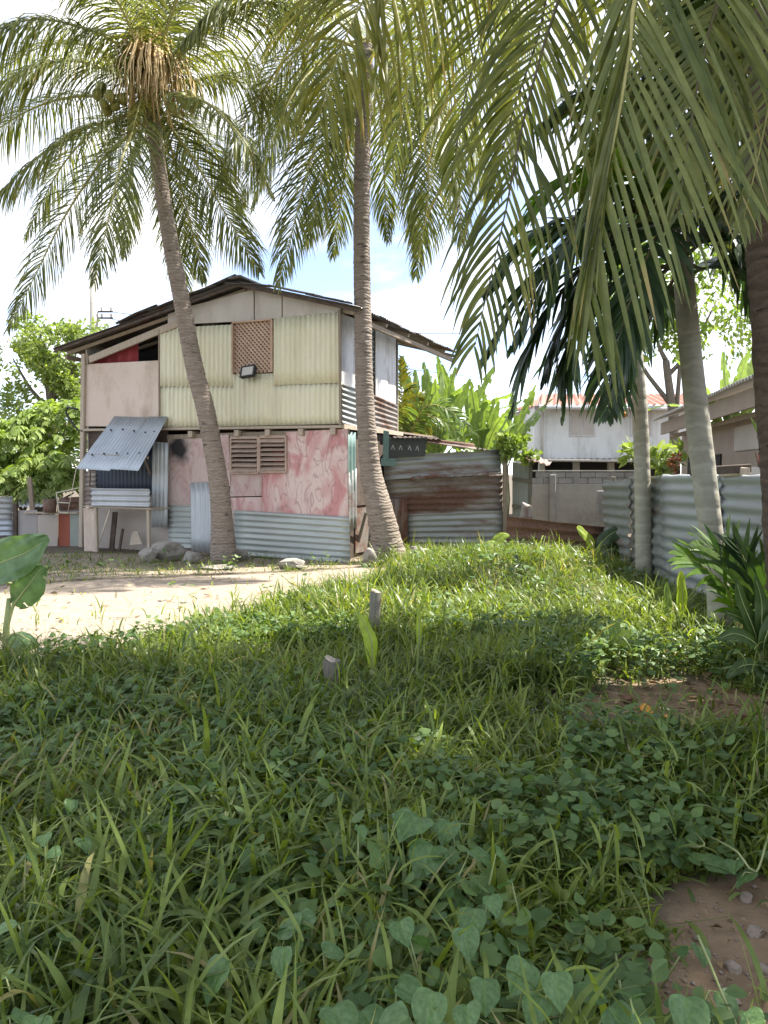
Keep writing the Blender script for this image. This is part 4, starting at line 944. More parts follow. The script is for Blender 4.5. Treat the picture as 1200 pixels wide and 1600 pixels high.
# dry sheaths, flower stalks and nuts
def nut(root, c, r, mat='coco'):
    import bmesh
    bm = bmesh.new(); bmesh.ops.create_icosphere(bm, subdivisions=2, radius=1)
    for v in bm.verts:
        v.co.z *= 1.18; k = 1-.10*max(0, v.co.z)
        v.co.x *= k; v.co.y *= k
        a = math.atan2(v.co.y, v.co.x); v.co.x *= 1+.05*math.cos(3*a); v.co.y *= 1+.05*math.cos(3*a)
        v.co *= r
    me = bpy.data.meshes.new('coconut'); bm.to_mesh(me); bm.free()
    o = link_mesh('coconut', me, M[mat], root, True); o.location = Vector(c)-root.location; o.rotation_euler = (random.uniform(-.5, .5), random.uniform(-.5, .5), random.random()*6)
for (px, py, dy) in ((152, 148, -.5), (162, 162, -.6), (172, 150, -.7), (158, 138, -.4), (180, 165, -.55), (192, 155, -.5), (168, 172, -.4), (298, 150, -.4), (308, 160, -.5), (290, 163, -.55), (300, 170, -.3), (284, 152, -.6), (270, 168, -.5), (205, 178, -.6)):
    nut(lp, P(px, py, YP+dy), random.uniform(.075, .095))
for k in range(9):
    a = random.uniform(150, 330); e = P(200+k*9+random.uniform(-8, 8), random.uniform(170, 235), YP-random.uniform(.3, .7))
    s_ = P(232+random.uniform(-14, 14), 105+random.uniform(-10, 15), YP-.2)
    midp = s_.lerp(e, .45)+Vector((0, -.15, .25))
    C = catmull([s_, midp, e], 8)
    MB().tube([tuple(Vector(c_)-lp.location) for c_ in C], list(np.linspace(.05, .012, 8)), 6).build('dry_stalk', M['fibre'], lp, smooth=True)
def fibre_skirt(root, c, spread, length, n, mat, seed, w=.014):
    r = np.random.default_rng(seed); VV, FF = [], []
    for k in range(n):
        a = r.uniform(0, 6.28); rad = spread*math.sqrt(r.random()); p0 = np.array(c)+np.array([math.cos(a)*rad*.4, math.sin(a)*rad*.4, r.uniform(-.05, .15)])
        out = np.array([math.cos(a), math.sin(a), 0]); ln = length*r.uniform(.5, 1)
        pts = [p0, p0+out*rad*.6+np.array([0, 0, .02]), p0+out*rad*.9+np.array([0, 0, -ln*.45]), p0+out*rad+np.array([r.normal(0, .03), 0, -ln])]
        b = len(VV); sdv = np.array([-math.sin(a), math.cos(a), 0])*w
        for j, p in enumerate(pts): VV += [p-sdv*(1-.25*j), p+sdv*(1-.25*j)]
        for j in range(3): FF.append([b+2*j, b+2*j+1, b+2*j+3, b+2*j+2])
    V_ = np.array(VV)-np.array(tuple(root.location))[None]
    return mesh_np('dry_fibre', V_, FF, M[mat], root)
fibre_skirt(lp, P(240, 105, YP-.3), .62, .95, 260, 'fibre', 5, .018)
fibre_skirt(lp, P(232, 70, YP-.1), .4, .5, 90, 'fibre', 8, .022)
fibre_skirt(lp, P(215, 120, YP-.2), .6, .5, 90, 'coco_yellow', 6)
# middle palm
mp = palm(612, 868, YP, 'tall coconut palm at the right corner of the house')
ringed_trunk(mp, [Vector((P(618, 880, YP).x, YP, -.1))]+pp(YP, (607, 860, 0), (594, 800, 0), (580, 740, 0), (573, 670, 0), (569, 600, 0), (567, 500, 0), (565, 380, 0), (566, 250, 0), (569, 150, 0), (572, 70, 0)), [.32, .25, .185, .165, .155, .15, .147, .143, .14, .135, .12], 'trunk', seed=4)
cm = P(572, 75, YP)
def mpf(*pts, **kw):
    kw.update(n=120, width=.023, L=kw['L']*1.22, droop=kw['droop']*1.4)
    return frond(mp, [cm+Vector((random.uniform(-.08, .08), random.uniform(-.08, .08), random.uniform(-.1, .2)))]+pp(YP, *pts), **kw)
mpf((500, 60, .3), (440, 100, .6), (385, 190, .8), (330, 310, .9), L=.9, droop=1.0)
mpf((530, 120, -.3), (500, 200, -.6), (470, 310, -.8), (435, 445, -.9), L=.85, droop=.8, hint=(0, -1, .4))
mpf((545, 130, .6), (520, 210, 1.1), (500, 300, 1.4), (480, 380, 1.5), L=.8, droop=.8, hint=(0, -1, .4))
mpf((560, 140, 1.0), (545, 230, 1.6), (530, 330, 1.9), (520, 400, 2.0), L=.75, droop=.8, hint=(0, -1, .4))
mpf((615, 110, -.2), (655, 190, -.4), (670, 290, -.5), (650, 430, -.5), L=.85, droop=.8, hint=(0, -1, .5))
mpf((610, 120, .8), (640, 220, 1.4), (650, 320, 1.7), (655, 400, 1.8), L=.75, droop=.8, hint=(0, -1, .5))
mpf((590, 140, 1.2), (598, 230, 1.8), (602, 310, 2.1), (606, 375, 2.1), L=.7, droop=.8, hint=(0, -1, .4))
mpf((640, 60, -.3), (720, 75, -.7), (780, 140, -1.0), (820, 240, -1.2), L=.9, droop=1.1)
mpf((640, 20, .4), (720, -10, .8), (800, 20, 1.2), (860, 100, 1.5), L=.9, droop=1.1)
mpf((500, 10, -.5), (430, -20, -1.0), (350, 0, -1.4), (280, 70, -1.7), L=.9, droop=1.2)
mpf((520, 0, .5), (470, -70, 1.0), (390, -110, 1.4), (300, -90, 1.7), L=.9, droop=1.1)
mpf((572, -20, .1), (575, -130, .3), (590, -240, .5), L=.9, droop=.6)
mpf((610, -10, -.4), (660, -90, -.9), (740, -120, -1.3), (830, -90, -1.6), L=.9, droop=1.0)
mpf((520, 90, -.8), (470, 130, -1.4), (430, 210, -1.8), (395, 320, -2.0), L=.85, droop=.9)
mpf((505, 80, .9), (450, 130, 1.6), (405, 220, 2.0), (375, 330, 2.2), L=.85, droop=.9)
mpf((625, 80, .9), (690, 120, 1.6), (735, 210, 2.0), (760, 320, 2.2), L=.85, droop=.9)
mpf((630, 100, -.8), (685, 170, -1.3), (715, 270, -1.6), (720, 380, -1.7), L=.85, droop=.9)
mpf((540, 30, 1.0), (500, 0, 2.0), (450, 20, 2.8), (410, 90, 3.3), L=.9, droop=1.0)
for px, py in ((545, 120), (556, 132), (598, 125), (606, 140), (580, 135), (535, 108), (660, 165), (655, 180)): nut(mp, P(px, py, YP-.45), .09)

# near palm on the right: dark trunk, big fronds hanging over the yard
npm = empty('coconut_palm', (3.3, 5.6, 0)); tag(npm, 'dark brown palm trunk at the right edge with big overhanging fronds', 'palm tree')
ringed_trunk(npm, [Vector((3.32, 5.6, -.1)), P(1248, 920, 5.6), P(1236, 750, 5.6), P(1224, 600, 5.6), P(1218, 480, 5.6), P(1208, 300, 5.5), Vector((2.8, 5.4, 5.2)), Vector((2.7, 5.3, 6.2))], [.24, .215, .205, .20, .195, .19, .18, .16], 'brown_trunk', step=.14, sides=18, amp=.014, seed=5)
cN = Vector((2.7, 5.3, 6.2))
def npf(mid, pts, **kw): return frond(npm, [cN]+[Vector(m_) for m_ in mid]+[P(a, b, y) for a, b, y in pts], **kw)
# C: the large near frond
npf([(2.2, 4.6, 6.3), (1.55, 3.7, 5.2)], [(1003, -60, 3.25), (985, 70, 3.15), (958, 230, 3.1), (932, 370, 3.1), (915, 490, 3.15)], L=1.4, n=62, width=.023, droop=.25, a0=.92, a1=.36, start=.28, fold=True, lift=.05, hint=(-.25, -1, .1), mat='coco_big', r0=.030, sides=(.75, 1.0), droops=(3.0, 1.0), angs=(.32, 1.0), K=6, yellow=.02, jit=.06, endlen=.6)
# B: dark hanging frond
npf([(2.0, 5.2, 6.8), (1.5, 5.1, 6.0)], [(885, -40, 5.0), (850, 70, 4.9), (815, 200, 4.9), (790, 330, 4.9), (742, 540, 4.9)], L=1.1, n=58, width=.025, droop=.85, a0=.95, a1=.5, start=.25, fold=True, hint=(0, -1, .15), mat='coco_leaf', rib='midrib_dark', r0=.024, K=6, jit=.06, endlen=.5)
# A: yellow-green frond coming towards the viewer at the top
npf([(1.9, 5.8, 7.0), (.9, 5.9, 6.9)], [(640, -90, 5.6), (580, -20, 5.4), (535, 70, 5.2), (500, 180, 5.1)], L=1.45, n=74, width=.026, droop=1.1, a0=1.05, a1=.45, start=.30, fold=True, hint=(0, -1, .5), mat='coco_yellow', r0=.03, K=6, yellow=.0, jit=.08, endlen=.55)
npf([(2.2, 6.2, 7.3), (1.4, 7.2, 7.8)], [(720, -60, 7.8), (672, 30, 8.0), (635, 150, 8.1), (612, 260, 8.1)], L=1.2, n=66, width=.026, droop=1.0, a0=1.05, a1=.45, start=.30, fold=False, hint=(0, -1, .5), mat='coco_leaf', r0=.03, jit=.08)
npf([(2.3, 5.8, 7.0), (1.7, 6.6, 7.2)], [(800, -80, 7.2), (760, 30, 7.4), (725, 160, 7.5), (705, 290, 7.5)], L=1.15, n=64, width=.026, droop=.9, a0=1.05, a1=.45, start=.30, hint=(0, -1, .5), mat='coco_leaf', rib='midrib_dark', r0=.03, jit=.08)
npf([(2.6, 4.9, 6.8)], [(1140, -70, 4.6), (1105, 60, 4.4), (1080, 190, 4.3), (1060, 330, 4.3)], L=1.0, n=70, width=.028, droop=.7, a0=1.0, a1=.5, start=.22, hint=(0, -1, .3), mat='coco_leaf', rib='midrib_dark', r0=.028, jit=.08)
npf([(3.0, 5.6, 6.9)], [(1210, -40, 6.4), (1180, 90, 6.6), (1150, 240, 6.7), (1125, 380, 6.7)], L=1.0, n=70, width=.028, droop=.7, start=.2, hint=(0, -1, .3), mat='coco_leaf', rib='midrib_dark', r0=.028, jit=.08)
npf([(3.4, 4.8, 6.9), (4.0, 4.2, 6.6)], [(1420, 40, 4.2), (1440, 200, 4.1)], L=1.0, n=70, width=.028, droop=.8, start=.2, mat='coco_leaf', r0=.028)
npf([(3.6, 5.6, 7.2), (4.8, 5.9, 7.0), (5.8, 6.1, 6.0)], [], L=1.0, n=70, width=.028, droop=.8, start=.2, mat='coco_leaf', r0=.028)
npf([(2.4, 4.3, 7.2), (2.0, 3.0, 7.0), (1.7, 1.8, 6.0)], [], L=1.0, n=70, width=.028, droop=.8, start=.2, mat='coco_leaf', r0=.028)
npf([(1.9, 4.9, 7.4), (.7, 4.4, 7.5), (-.6, 4.0, 6.7)], [], L=1.1, n=64, width=.042, droop=.8, start=.2, mat='coco_leaf', r0=.028)
npf([(2.4, 6.0, 7.0), (1.9, 6.4, 6.8)], [(870, -60, 6.6), (840, 60, 6.6), (800, 180, 6.6), (770, 300, 6.6)], L=.95, n=70, width=.028, droop=.9, start=.28, hint=(0, -1, .4), mat='coco_leaf', rib='midrib_dark', r0=.026, jit=.08)
npf([(2.7, 6.2, 7.0)], [(1010, -60, 6.4), (985, 70, 6.5), (950, 190, 6.5), (915, 310, 6.5)], L=.95, n=70, width=.03, droop=.8, start=.2, hint=(0, -1, .4), mat='coco_leaf', rib='midrib_dark', r0=.026, jit=.08)
npf([(2.9, 6.0, 7.0)], [(1105, -40, 6.4), (1085, 90, 6.5), (1050, 220, 6.5), (1010, 340, 6.5)], L=1.0, n=70, width=.03, droop=.8, start=.2, hint=(0, -1, .4), mat='coco_leaf', rib='midrib_dark', r0=.026, jit=.08)
npf([(2.9, 5.0, 6.8)], [(1225, -60, 5.0), (1215, 80, 4.9), (1190, 220, 4.9), (1160, 350, 4.9)], L=.95, n=64, width=.03, droop=.8, start=.2, hint=(0, -1, .3), mat='coco_big', r0=.026, jit=.08)
# areca palms by the fence
ar = empty('areca_palm', (P(1128, 1000, 6.9).x, 6.9, 0)); tag(ar, 'thick pale ringed palm trunk before the corrugated fence', 'palm tree')
ringed_trunk(ar, [Vector((P(1132, 1000, 6.9).x, 6.9, -.1)), P(1126, 940, 6.9), P(1112, 840, 6.9), P(1100, 740, 6.9), P(1086, 620, 6.9), P(1076, 520, 6.9), P(1070, 450, 6.9), P(1067, 400, 6.9)], [.15, .118, .105, .108, .108, .10, .095, .085], 'areca_trunk', step=.27, sides=18, amp=.004, seed=6, lump=.012)
ca = P(1066, 405, 6.9)
def arf(pts, **kw): return frond(ar, [ca]+[P(a, b, y) for a, b, y in pts], **kw)
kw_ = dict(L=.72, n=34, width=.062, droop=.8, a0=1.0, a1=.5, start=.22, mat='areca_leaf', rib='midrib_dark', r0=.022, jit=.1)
arf([(1000, 300, 6.6), (930, 330, 6.4), (860, 420, 6.3), (800, 540, 6.3)], **kw_)
arf([(1010, 340, 6.9), (950, 390, 6.8), (890, 480, 6.8), (850, 590, 6.8)], **kw_)
arf([(990, 330, 6.8), (900, 370, 6.7), (820, 450, 6.7), (755, 560, 6.7)], **kw_)
arf([(1040, 350, 6.3), (1000, 430, 6.0), (970, 520, 5.9), (955, 600, 5.9)], **kw_)
arf([(1110, 320, 6.9), (1160, 380, 6.9), (1200, 470, 6.8)], **kw_)
arf([(1080, 240, 7.2), (1130, 160, 7.4), (1200, 150, 7.6)], **kw_)
arf([(1040, 240, 6.8), (1000, 170, 6.7), (930, 140, 6.6), (850, 190, 6.6)], **kw_)
for pts in ([(1020, 420, 6.8), (960, 400, 6.7), (890, 440, 6.6), (830, 540, 6.6), (800, 640, 6.6)], [(1010, 440, 6.8), (950, 450, 6.7), (900, 520, 6.7), (880, 610, 6.7)], [(1005, 390, 6.9), (920, 350, 6.9), (830, 370, 6.9), (760, 450, 6.9)],
            [(1040, 460, 7.2), (1000, 520, 7.3), (970, 600, 7.3)], [(1100, 420, 7.2), (1140, 400, 7.4), (1180, 430, 7.5), (1210, 500, 7.6)], [(1080, 350, 7.1), (1110, 290, 7.2), (1160, 270, 7.3), (1215, 300, 7.4)], [(1050, 350, 7.0), (1030, 280, 7.0), (990, 230, 7.0), (930, 220, 7.0)], [(1095, 380, 6.6), (1130, 360, 6.4), (1165, 400, 6.3), (1185, 470, 6.3)]):
    arf(pts, **dict(kw_, n=40, width=.05, L=.66))
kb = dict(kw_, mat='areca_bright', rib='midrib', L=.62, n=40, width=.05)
arf([(1010, 285, 6.3), (940, 262, 6.1), (870, 285, 6.0), (810, 350, 6.0)], **kb)
ar2 = empty('areca_palm', (P(1003, 915, 10.5).x, 10.5, 0)); tag(ar2, 'thinner ringed palm trunk beside the shade-toned fence sheet', 'palm tree')
ringed_trunk(ar2, [Vector((P(1006, 915, 10.5).x, 10.5, -.1)), P(1006, 880, 10.5), P(1004, 760, 10.5), P(1000, 640, 10.5), P(992, 540, 10.5), P(986, 450, 10.5)], [.13, .115, .11, .105, .10, .08], 'areca_trunk', step=.22, sides=14, amp=.005, seed=7, lump=.012)
ca = P(988, 470, 10.5)
def arf2(pts, **kw): return frond(ar2, [ca]+[P(a, b, y) for a, b, y in pts], **kw)
kw2 = dict(kw_, L=.8, width=.07, n=30)
arf2([(960, 430, 10.2), (920, 460, 10.0), (890, 560, 9.9), (880, 650, 9.9)], **kw2)
arf2([(970, 480, 9.9), (955, 560, 9.7), (950, 650, 9.6)], **kw2)
arf2([(990, 400, 10.4), (985, 340, 10.3), (960, 290, 10.3)], **dict(kw2, n=18))
for k in range(26):
    p = P(962+random.gauss(0, 9), 628+random.gauss(0, 14), 10.3+random.uniform(-.1, .1)); nut(ar2, p, .035, 'areca_fruit')
    bpy.context.scene.objects[-1].name = 'areca_nut'
MB().tube([P(988, 560, 10.45)-ar2.location, P(972, 580, 10.3)-ar2.location, P(962, 620, 10.3)-ar2.location], .02, 6).build('fruit_stalk', M['fibre'], ar2)

# ------------------------------------------------------------------ trees
def leaf_cloud(blobs, n, size, seed, hollow=.55, droop=.3, aspect=.42, gaps=.9, gscale=1.0):
    """leaf-sized folded faces spread through uneven blobs (centre, radii)"""
    r = np.random.default_rng(seed); vol = np.array([b[1][0]*b[1][1]*b[1][2] for b in blobs]); pr = vol**.75; pr /= pr.sum()
    pts, own = [], []
    which = r.choice(len(blobs), n*3, p=pr)
    d = nrm(r.normal(size=(n*3, 3))); rad = (hollow+(1-hollow)*r.random(n*3)**.6)*(1+r.normal(0, .06, n*3))
    C = np.array([b[0] for b in blobs]); Rr = np.array([b[1] for b in blobs])
    p = C[which]+d*rad[:, None]*Rr[which]
    nz = vnoise(p[:, 0]+p[:, 2]*.7, p[:, 1]+p[:, 2]*.9, gscale, seed+1)*.6+vnoise(p[:, 0]-p[:, 2]*.8, p[:, 1]*.8+p[:, 2], gscale*2.3, seed+2)*.4
    keep = nz > np.quantile(nz, 1-gaps*.6); p, which, d = p[keep][:n], which[keep][:n], d[keep][:n]
    m = len(p)
    ax = nrm(d*.7+r.normal(0, .6, (m, 3))+np.array([0, 0, -droop])[None]); sd = nrm(np.cross(ax, r.normal(size=(m, 3))))
    nn_ = np.cross(ax, sd); ln = size*r.uniform(.6, 1.3, m)[:, None]; wd = ln*aspect
    Vv = np.stack([p, p+ax*ln*.45+sd*wd*.5+nn_*wd*.18, p+ax*ln, p+ax*ln*.45-sd*wd*.5+nn_*wd*.18], 1)
    ids = np.arange(m*4).reshape(m, 4)
    tint = np.repeat(np.clip(r.random(m)*.8+.15*(vnoise(p[:, 0], p[:, 2], 1.1, seed+5)), 0, 1), 4)
    return Vv.reshape(-1, 3), ids, tint
def tree(name, label, base, top, r0, blobs, n, size, mat, seed, hollow=.5, group=None, cat='tree', **kw):
    root = empty(name, (base[0], base[1], 0)); tag(root, label, cat, group); L = root.location
    b, t = Vector((base[0], base[1], -.1)), Vector(top)
    mid = b.lerp(t, .5)+Vector((random.uniform(-.2, .2), random.uniform(-.2, .2), 0))
    C = catmull([b, mid, t], 12); tr = MB().tube([tuple(Vector(c_)-L) for c_ in C], list(np.linspace(r0, r0*.55, 12)), 10).build('trunk', M['bark'], root, smooth=True)
    for k, (c_, rr) in enumerate(blobs):
        s = Vector(C[random.randrange(6, 12)]); e = Vector(c_); md = s.lerp(e, .5)+Vector((0, 0, -.1*(e-s).length))
        cc = catmull([s, md, e], 8)
        MB().tube([tuple(Vector(q_)-L) for q_ in cc], list(np.linspace(r0*.42, r0*.1, 8)), 6).build('limb', M['bark'], root, smooth=True)
    V_, F_, T_ = leaf_cloud([((np.array(c_)-np.array(tuple(L))), np.array(rr)) for c_, rr in blobs], n, size, seed, hollow, **kw)
    mesh_np('crown', V_, F_, M[mat], root, tint=T_); return root
# the shade tree on the right, its crown above the frame
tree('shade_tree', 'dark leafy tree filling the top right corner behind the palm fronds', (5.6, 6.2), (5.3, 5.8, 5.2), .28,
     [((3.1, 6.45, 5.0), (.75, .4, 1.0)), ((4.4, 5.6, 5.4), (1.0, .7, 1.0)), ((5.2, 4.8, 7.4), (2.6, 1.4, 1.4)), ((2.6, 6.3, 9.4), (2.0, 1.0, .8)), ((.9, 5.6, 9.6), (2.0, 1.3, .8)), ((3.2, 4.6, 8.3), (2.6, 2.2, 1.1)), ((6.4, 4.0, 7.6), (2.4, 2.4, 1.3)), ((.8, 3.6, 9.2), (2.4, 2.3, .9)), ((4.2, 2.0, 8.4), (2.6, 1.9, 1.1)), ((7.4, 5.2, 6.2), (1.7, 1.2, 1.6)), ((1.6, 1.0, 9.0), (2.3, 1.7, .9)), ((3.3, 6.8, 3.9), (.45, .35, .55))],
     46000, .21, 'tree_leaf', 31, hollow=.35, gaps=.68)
tree('fringe_tree', 'light green leafy tree seen over the brown house roof', (9.2, 24.0), (9.0, 24, 5.2), .2,
     [((8.6, 24, 6.2), (2.2, 1.5, 1.5)), ((10.8, 24.5, 7.2), (2.4, 1.5, 2.0)), ((7.2, 24.5, 7.6), (1.6, 1.2, 1.5)), ((9.6, 24, 9.2), (2.2, 1.5, 1.5))], 5200, .24, 'left_leaf', 32, hollow=.2, gaps=.6, gscale=1.6)
tree('tall_tree', 'feathery light green tree rising behind the left eave', (P(70, 740, 25).x, 25), P(80, 600, 25), .22,
     [(P(95, 545, 25), (1.5, 1.2, .8)), (P(70, 590, 25), (1.3, 1.2, .9)), (P(45, 640, 25), (1.4, 1.2, .9)), (P(110, 620, 25), (1.1, 1.1, 1.2)), (P(125, 520, 25.5), (1.0, .9, .5)), (P(150, 560, 25.5), (1.0, .9, .8)), (P(60, 505, 25.3), (.9, .8, .35)), (P(20, 560, 25.2), (.8, .8, .5))], 11000, .19, 'left_leaf2', 33, hollow=.25, gaps=.55, gscale=1.8)
tree('grey_tree', 'pale grey-green tree at the far left horizon', (P(-60, 740, 40).x, 40), P(-40, 640, 40), .3,
     [(P(-10, 700, 40), (2.6, 1.5, 1.8)), (P(-90, 660, 40), (3.0, 1.5, 2.4)), (P(60, 700, 41), (2.6, 1.5, 1.6))], 6000, .32, 'far_leaf', 34, gaps=.8)
# bush with drooping feather leaves left of the house
def feather_bush(label, base, blobs, n, L, mat, seed, name='feather_bush'):
    root = empty(name, (base[0], base[1], 0)); tag(root, label, 'bush'); r = np.random.default_rng(seed); o0 = np.array(tuple(root.location))
    VV, FF, TT = [], [], []; nb_ = 0
    for k in range(n):
        c_, rr = blobs[r.integers(len(blobs))]; c_ = np.array(tuple(c_)); d = nrm(r.normal(size=3)); d[2] = abs(d[2])*.9-.1; d[1] = -abs(d[1])*.8+.2*r.normal()
        p = c_+d*np.array(rr)*r.uniform(.6, 1.0); out = nrm(np.array([d[0], d[1], .25])+r.normal(0, .25, 3)); ln = L*r.uniform(.7, 1.25)
        pts = [p-o0, p+out*ln*.5+np.array([0, 0, .06])-o0, p+out*ln-np.array([0, 0, ln*.35])-o0]
        v_, f_, t_ = leaflet_mesh(pts, ln*.42, 8, ln*.12, .9, 1.1, .6, .15, False, .0, (0, 0, 1), int(r.integers(1e6)), K=2, endlen=.7)
        VV.append(v_); FF.append(f_+nb_); TT.append(t_*.6+r.random()*.4); nb_ += len(v_)
    mesh_np('foliage', np.vstack(VV), np.vstack(FF), M[mat], root, tint=np.concatenate(TT))
    for c_, rr in blobs:
        MB().tube([(random.uniform(-.2, .2), random.uniform(-.2, .2), 0), tuple((Vector(c_)-root.location)*.5+Vector((0, 0, .3))), tuple(Vector(c_)-root.location)], [.06, .04, .015], 6).build('stem', M['bark'], root, smooth=True)
feather_bush('dense bush of drooping feathery leaves left of the house', (P(60, 800, 18.6).x, 18.6), [(P(70, 690, 18.6), (1.0, .8, .55)), (P(105, 660, 18.8), (.8, .7, .5)), (P(20, 700, 18.4), (1.0, .8, .6)), (P(95, 735, 18.2), (.8, .7, .6)), (P(45, 745, 18.2), (1.0, .8, .5)), (P(-20, 740, 18.2), (.9, .8, .7)), (P(115, 770, 18.0), (.5, .5, .5))], 420, .62, 'left_leaf', 41)
feather_bush('fresh green low bush behind the scrap fence', (P(15, 800, 17.8).x, 17.8), [(P(15, 765, 17.6), (.8, .6, .5)), (P(-40, 770, 17.6), (.8, .6, .5)), (P(70, 772, 17.5), (.6, .5, .4))], 170, .42, 'left_leaf2', 42)

# ------------------------------------------------------------------ banana leaves
def banana_leaf(root, pts, width, mat, seed, name='leaf', torn=0.0, fold=.25, droop=.15, hint=(0, 0, 1), start=.12, nl=18, nw=4, rib=.018):
    r = np.random.default_rng(seed); o0 = np.array(tuple(root.location))
    C = catmull(pts, 60)-o0; s = np.linspace(start, 1, nl); idx = (s*59).astype(int)
    pos = C[idx]; T = nrm(C[np.minimum(idx+2, 59)]-C[np.maximum(idx-2, 0)])
    h = np.array(hint, float)[None]; U = nrm(h-T*np.sum(T*h, 1, keepdims=True)); S = np.cross(T, U)
    sn = (s-start)/(1-start); w = width*.5*np.clip(np.sin(np.pi*np.clip(.06+.92*sn, 0, 1))**.55, .03, 1)
    VV, FF, TT = [], [], []; b = 0
    for sd in (1, -1):
        cut = (r.random(nl) < torn); slip = np.cumsum(np.zeros(nl)); tears = r.normal(0, .25, nl)*torn
        rows = []
        for j in range(nw+1):
            q = j/nw; wav = .05*width*np.sin(sn*14+r.random()*6)*q
            P_ = pos+S*sd*(w*q)[:, None]*(1-.12*q*abs(fold))+U*((fold*w*q-droop*w*q*q*2)+wav)[:, None]+T*(-.10*w*q*q)[:, None]+np.array([0, 0, -1])[None]*(np.abs(tears)*w*q*1.4)[:, None]
            rows.append(P_)
        arr = np.stack(rows, 1); ids = b+np.arange(nl*(nw+1)).reshape(nl, nw+1)
        f_ = np.stack([ids[:-1, :-1], ids[1:, :-1], ids[1:, 1:], ids[:-1, 1:]], -1)
        if torn > 0:
            kill = r.random(nl-1) < torn*.55
            for i in np.where(kill)[0]:
                f_[i, nw//2:, :] = f_[i, nw//2:nw//2+1, :][..., [0, 0, 0, 0]]
        f_ = f_.reshape(-1, 4); f_ = f_[(f_[:, 0] != f_[:, 1])]
        if sd < 0: f_ = f_[:, ::-1]
        VV.append(arr.reshape(-1, 3)); FF.append(f_); TT.append(np.clip(np.repeat(.45+.3*r.random(nl), nw+1)+r.normal(0, .04, nl*(nw+1)), 0, 1)); b += nl*(nw+1)
    o = mesh_np(name, np.vstack(VV), np.vstack(FF), M[mat], root, tint=np.concatenate(TT), smooth=True)
    MB().tube([tuple(c_) for c_ in C[::4]], list(np.linspace(rib, rib*.2, len(C[::4]))), 6).build('midrib', M['stem'], o, smooth=True)
    return o
def banana_plant(label, base, h, nleaf, L, seed, mat='banana_leaf', spread=1.0, torn=.5, r0=.11, ups=(.45, 1.1), group=None):
    r = np.random.default_rng(seed); root = empty('banana_plant', base); tag(root, label, 'banana plant', group)
    bz = Vector(base); MB().tube([(0, 0, -.1), (.02, 0, h*.5), (0, .02, h)], [r0, r0*.85, r0*.5], 10).build('stem', M['stem'], root, smooth=True)
    for k in range(nleaf):
        a = k*2.4+r.uniform(-.3, .3); e = r.uniform(*ups); ln = L*r.uniform(.8, 1.15); d = Vector((math.cos(a)*math.cos(e)*spread, math.sin(a)*math.cos(e)*spread, math.sin(e)))
        p0 = bz+Vector((0, 0, h*r.uniform(.85, 1))); p1 = p0+d*ln*.35; p2 = p1+(d+Vector((0, 0, -.25))).normalized()*ln*.35; p3 = p2+(d+Vector((0, 0, -.9+.4*e))).normalized()*ln*.35
        banana_leaf(root, [p0, p1, p2, p3], ln*.16, mat, seed*50+k, torn=torn, hint=(0, 0, 1) if e < 1.0 else (0, -1, .2))
    return root
for k, (px, Y, h, L, lab, mt) in enumerate(((648, 21, 2.2, 2.4, 'banana clump nearest the house, behind the low shed', 'banana_leaf'), (682, 20, 1.9, 2.3, 'banana clump second from the house behind the shed', 'banana_leaf'), (716, 22, 2.4, 2.5, 'banana clump above the middle of the shed roof', 'banana_leaf'),
        (752, 20.5, 1.8, 2.2, 'banana clump behind the right end of the shed roof', 'banana_leaf'), (790, 23, 2.0, 2.4, 'banana clump left of the white house', 'banana_leaf'), (1135, 17, 2.6, 2.0, 'banana clump showing over the brown house roof', 'banana_leaf'))):
    p = P(px, 740, Y); banana_plant(lab, (p.x, p.y, 0), h, 12, L, 60+k, mt, spread=.75, ups=(.6, 1.4), torn=.6)
pf_ = empty('young_palm', (P(632, 740, 18.5).x, 18.5, 0)); tag(pf_, 'pale yellow young palm right of the upper house wall', 'palm tree')
for k, pts in enumerate(([(636, 690), (640, 640), (655, 620), (675, 650)], [(632, 690), (628, 620), (627, 560)], [(634, 690), (645, 650), (660, 655), (668, 690)], [(636, 690), (650, 660), (690, 655), (725, 690)], [(636, 690), (660, 640), (700, 640), (745, 680)])):
    frond(pf_, [Vector((P(632, 740, 18.5).x, 18.5, 1.9))]+[P(a, b, 18.5-.1*k) for a, b in pts[1:]], L=.5, n=34, width=.045, droop=.6, mat='coco_yellow' if k < 3 else 'banana_leaf', r0=.02, hint=(0, -1, .5))
MB().tube([(0, 0, -.1), (0, 0, 1.9)], [.1, .08], 8).build('trunk', M['trunk'], pf_, smooth=True)

# banana shoots in the yard
b0 = G(10, 1015); bs = empty('banana_plant', (b0.x, b0.y, 0)); tag(bs, 'young banana plant with broad leaves at the left edge', 'banana plant')
yb = b0.y
MB().tube([P(8, 1030, yb)-bs.location, P(10, 980, yb)-bs.location, P(14, 935, yb)-bs.location], [.035, .03, .02], 8).build('stem', M['stem'], bs, smooth=True)
banana_leaf(bs, [P(10, 985, yb), P(22, 915, yb), P(-40, 905, yb-.05), P(-5, 882, yb-.1), P(40, 864, yb-.15), P(76, 840, yb-.2)], .42, 'banana_dull', 1, hint=(.1, -1, .25), start=.42, torn=.0, nl=30, nw=6, droop=.1, fold=.3)
banana_leaf(bs, [P(14, 960, yb), P(22, 945, yb), P(42, 918, yb-.1), P(68, 884, yb-.15)], .30, 'banana_dull', 2, hint=(.1, -1, .1), start=.18, nl=26, nw=6, torn=.1, droop=.2)
banana_leaf(bs, [P(8, 1000, yb), P(25, 990, yb-.1), P(45, 1000, yb-.2), P(62, 1008, yb-.2)], .22, 'banana_dull', 3, hint=(0, -.5, 1), start=.1, nl=20, nw=5, torn=.1, droop=.5)
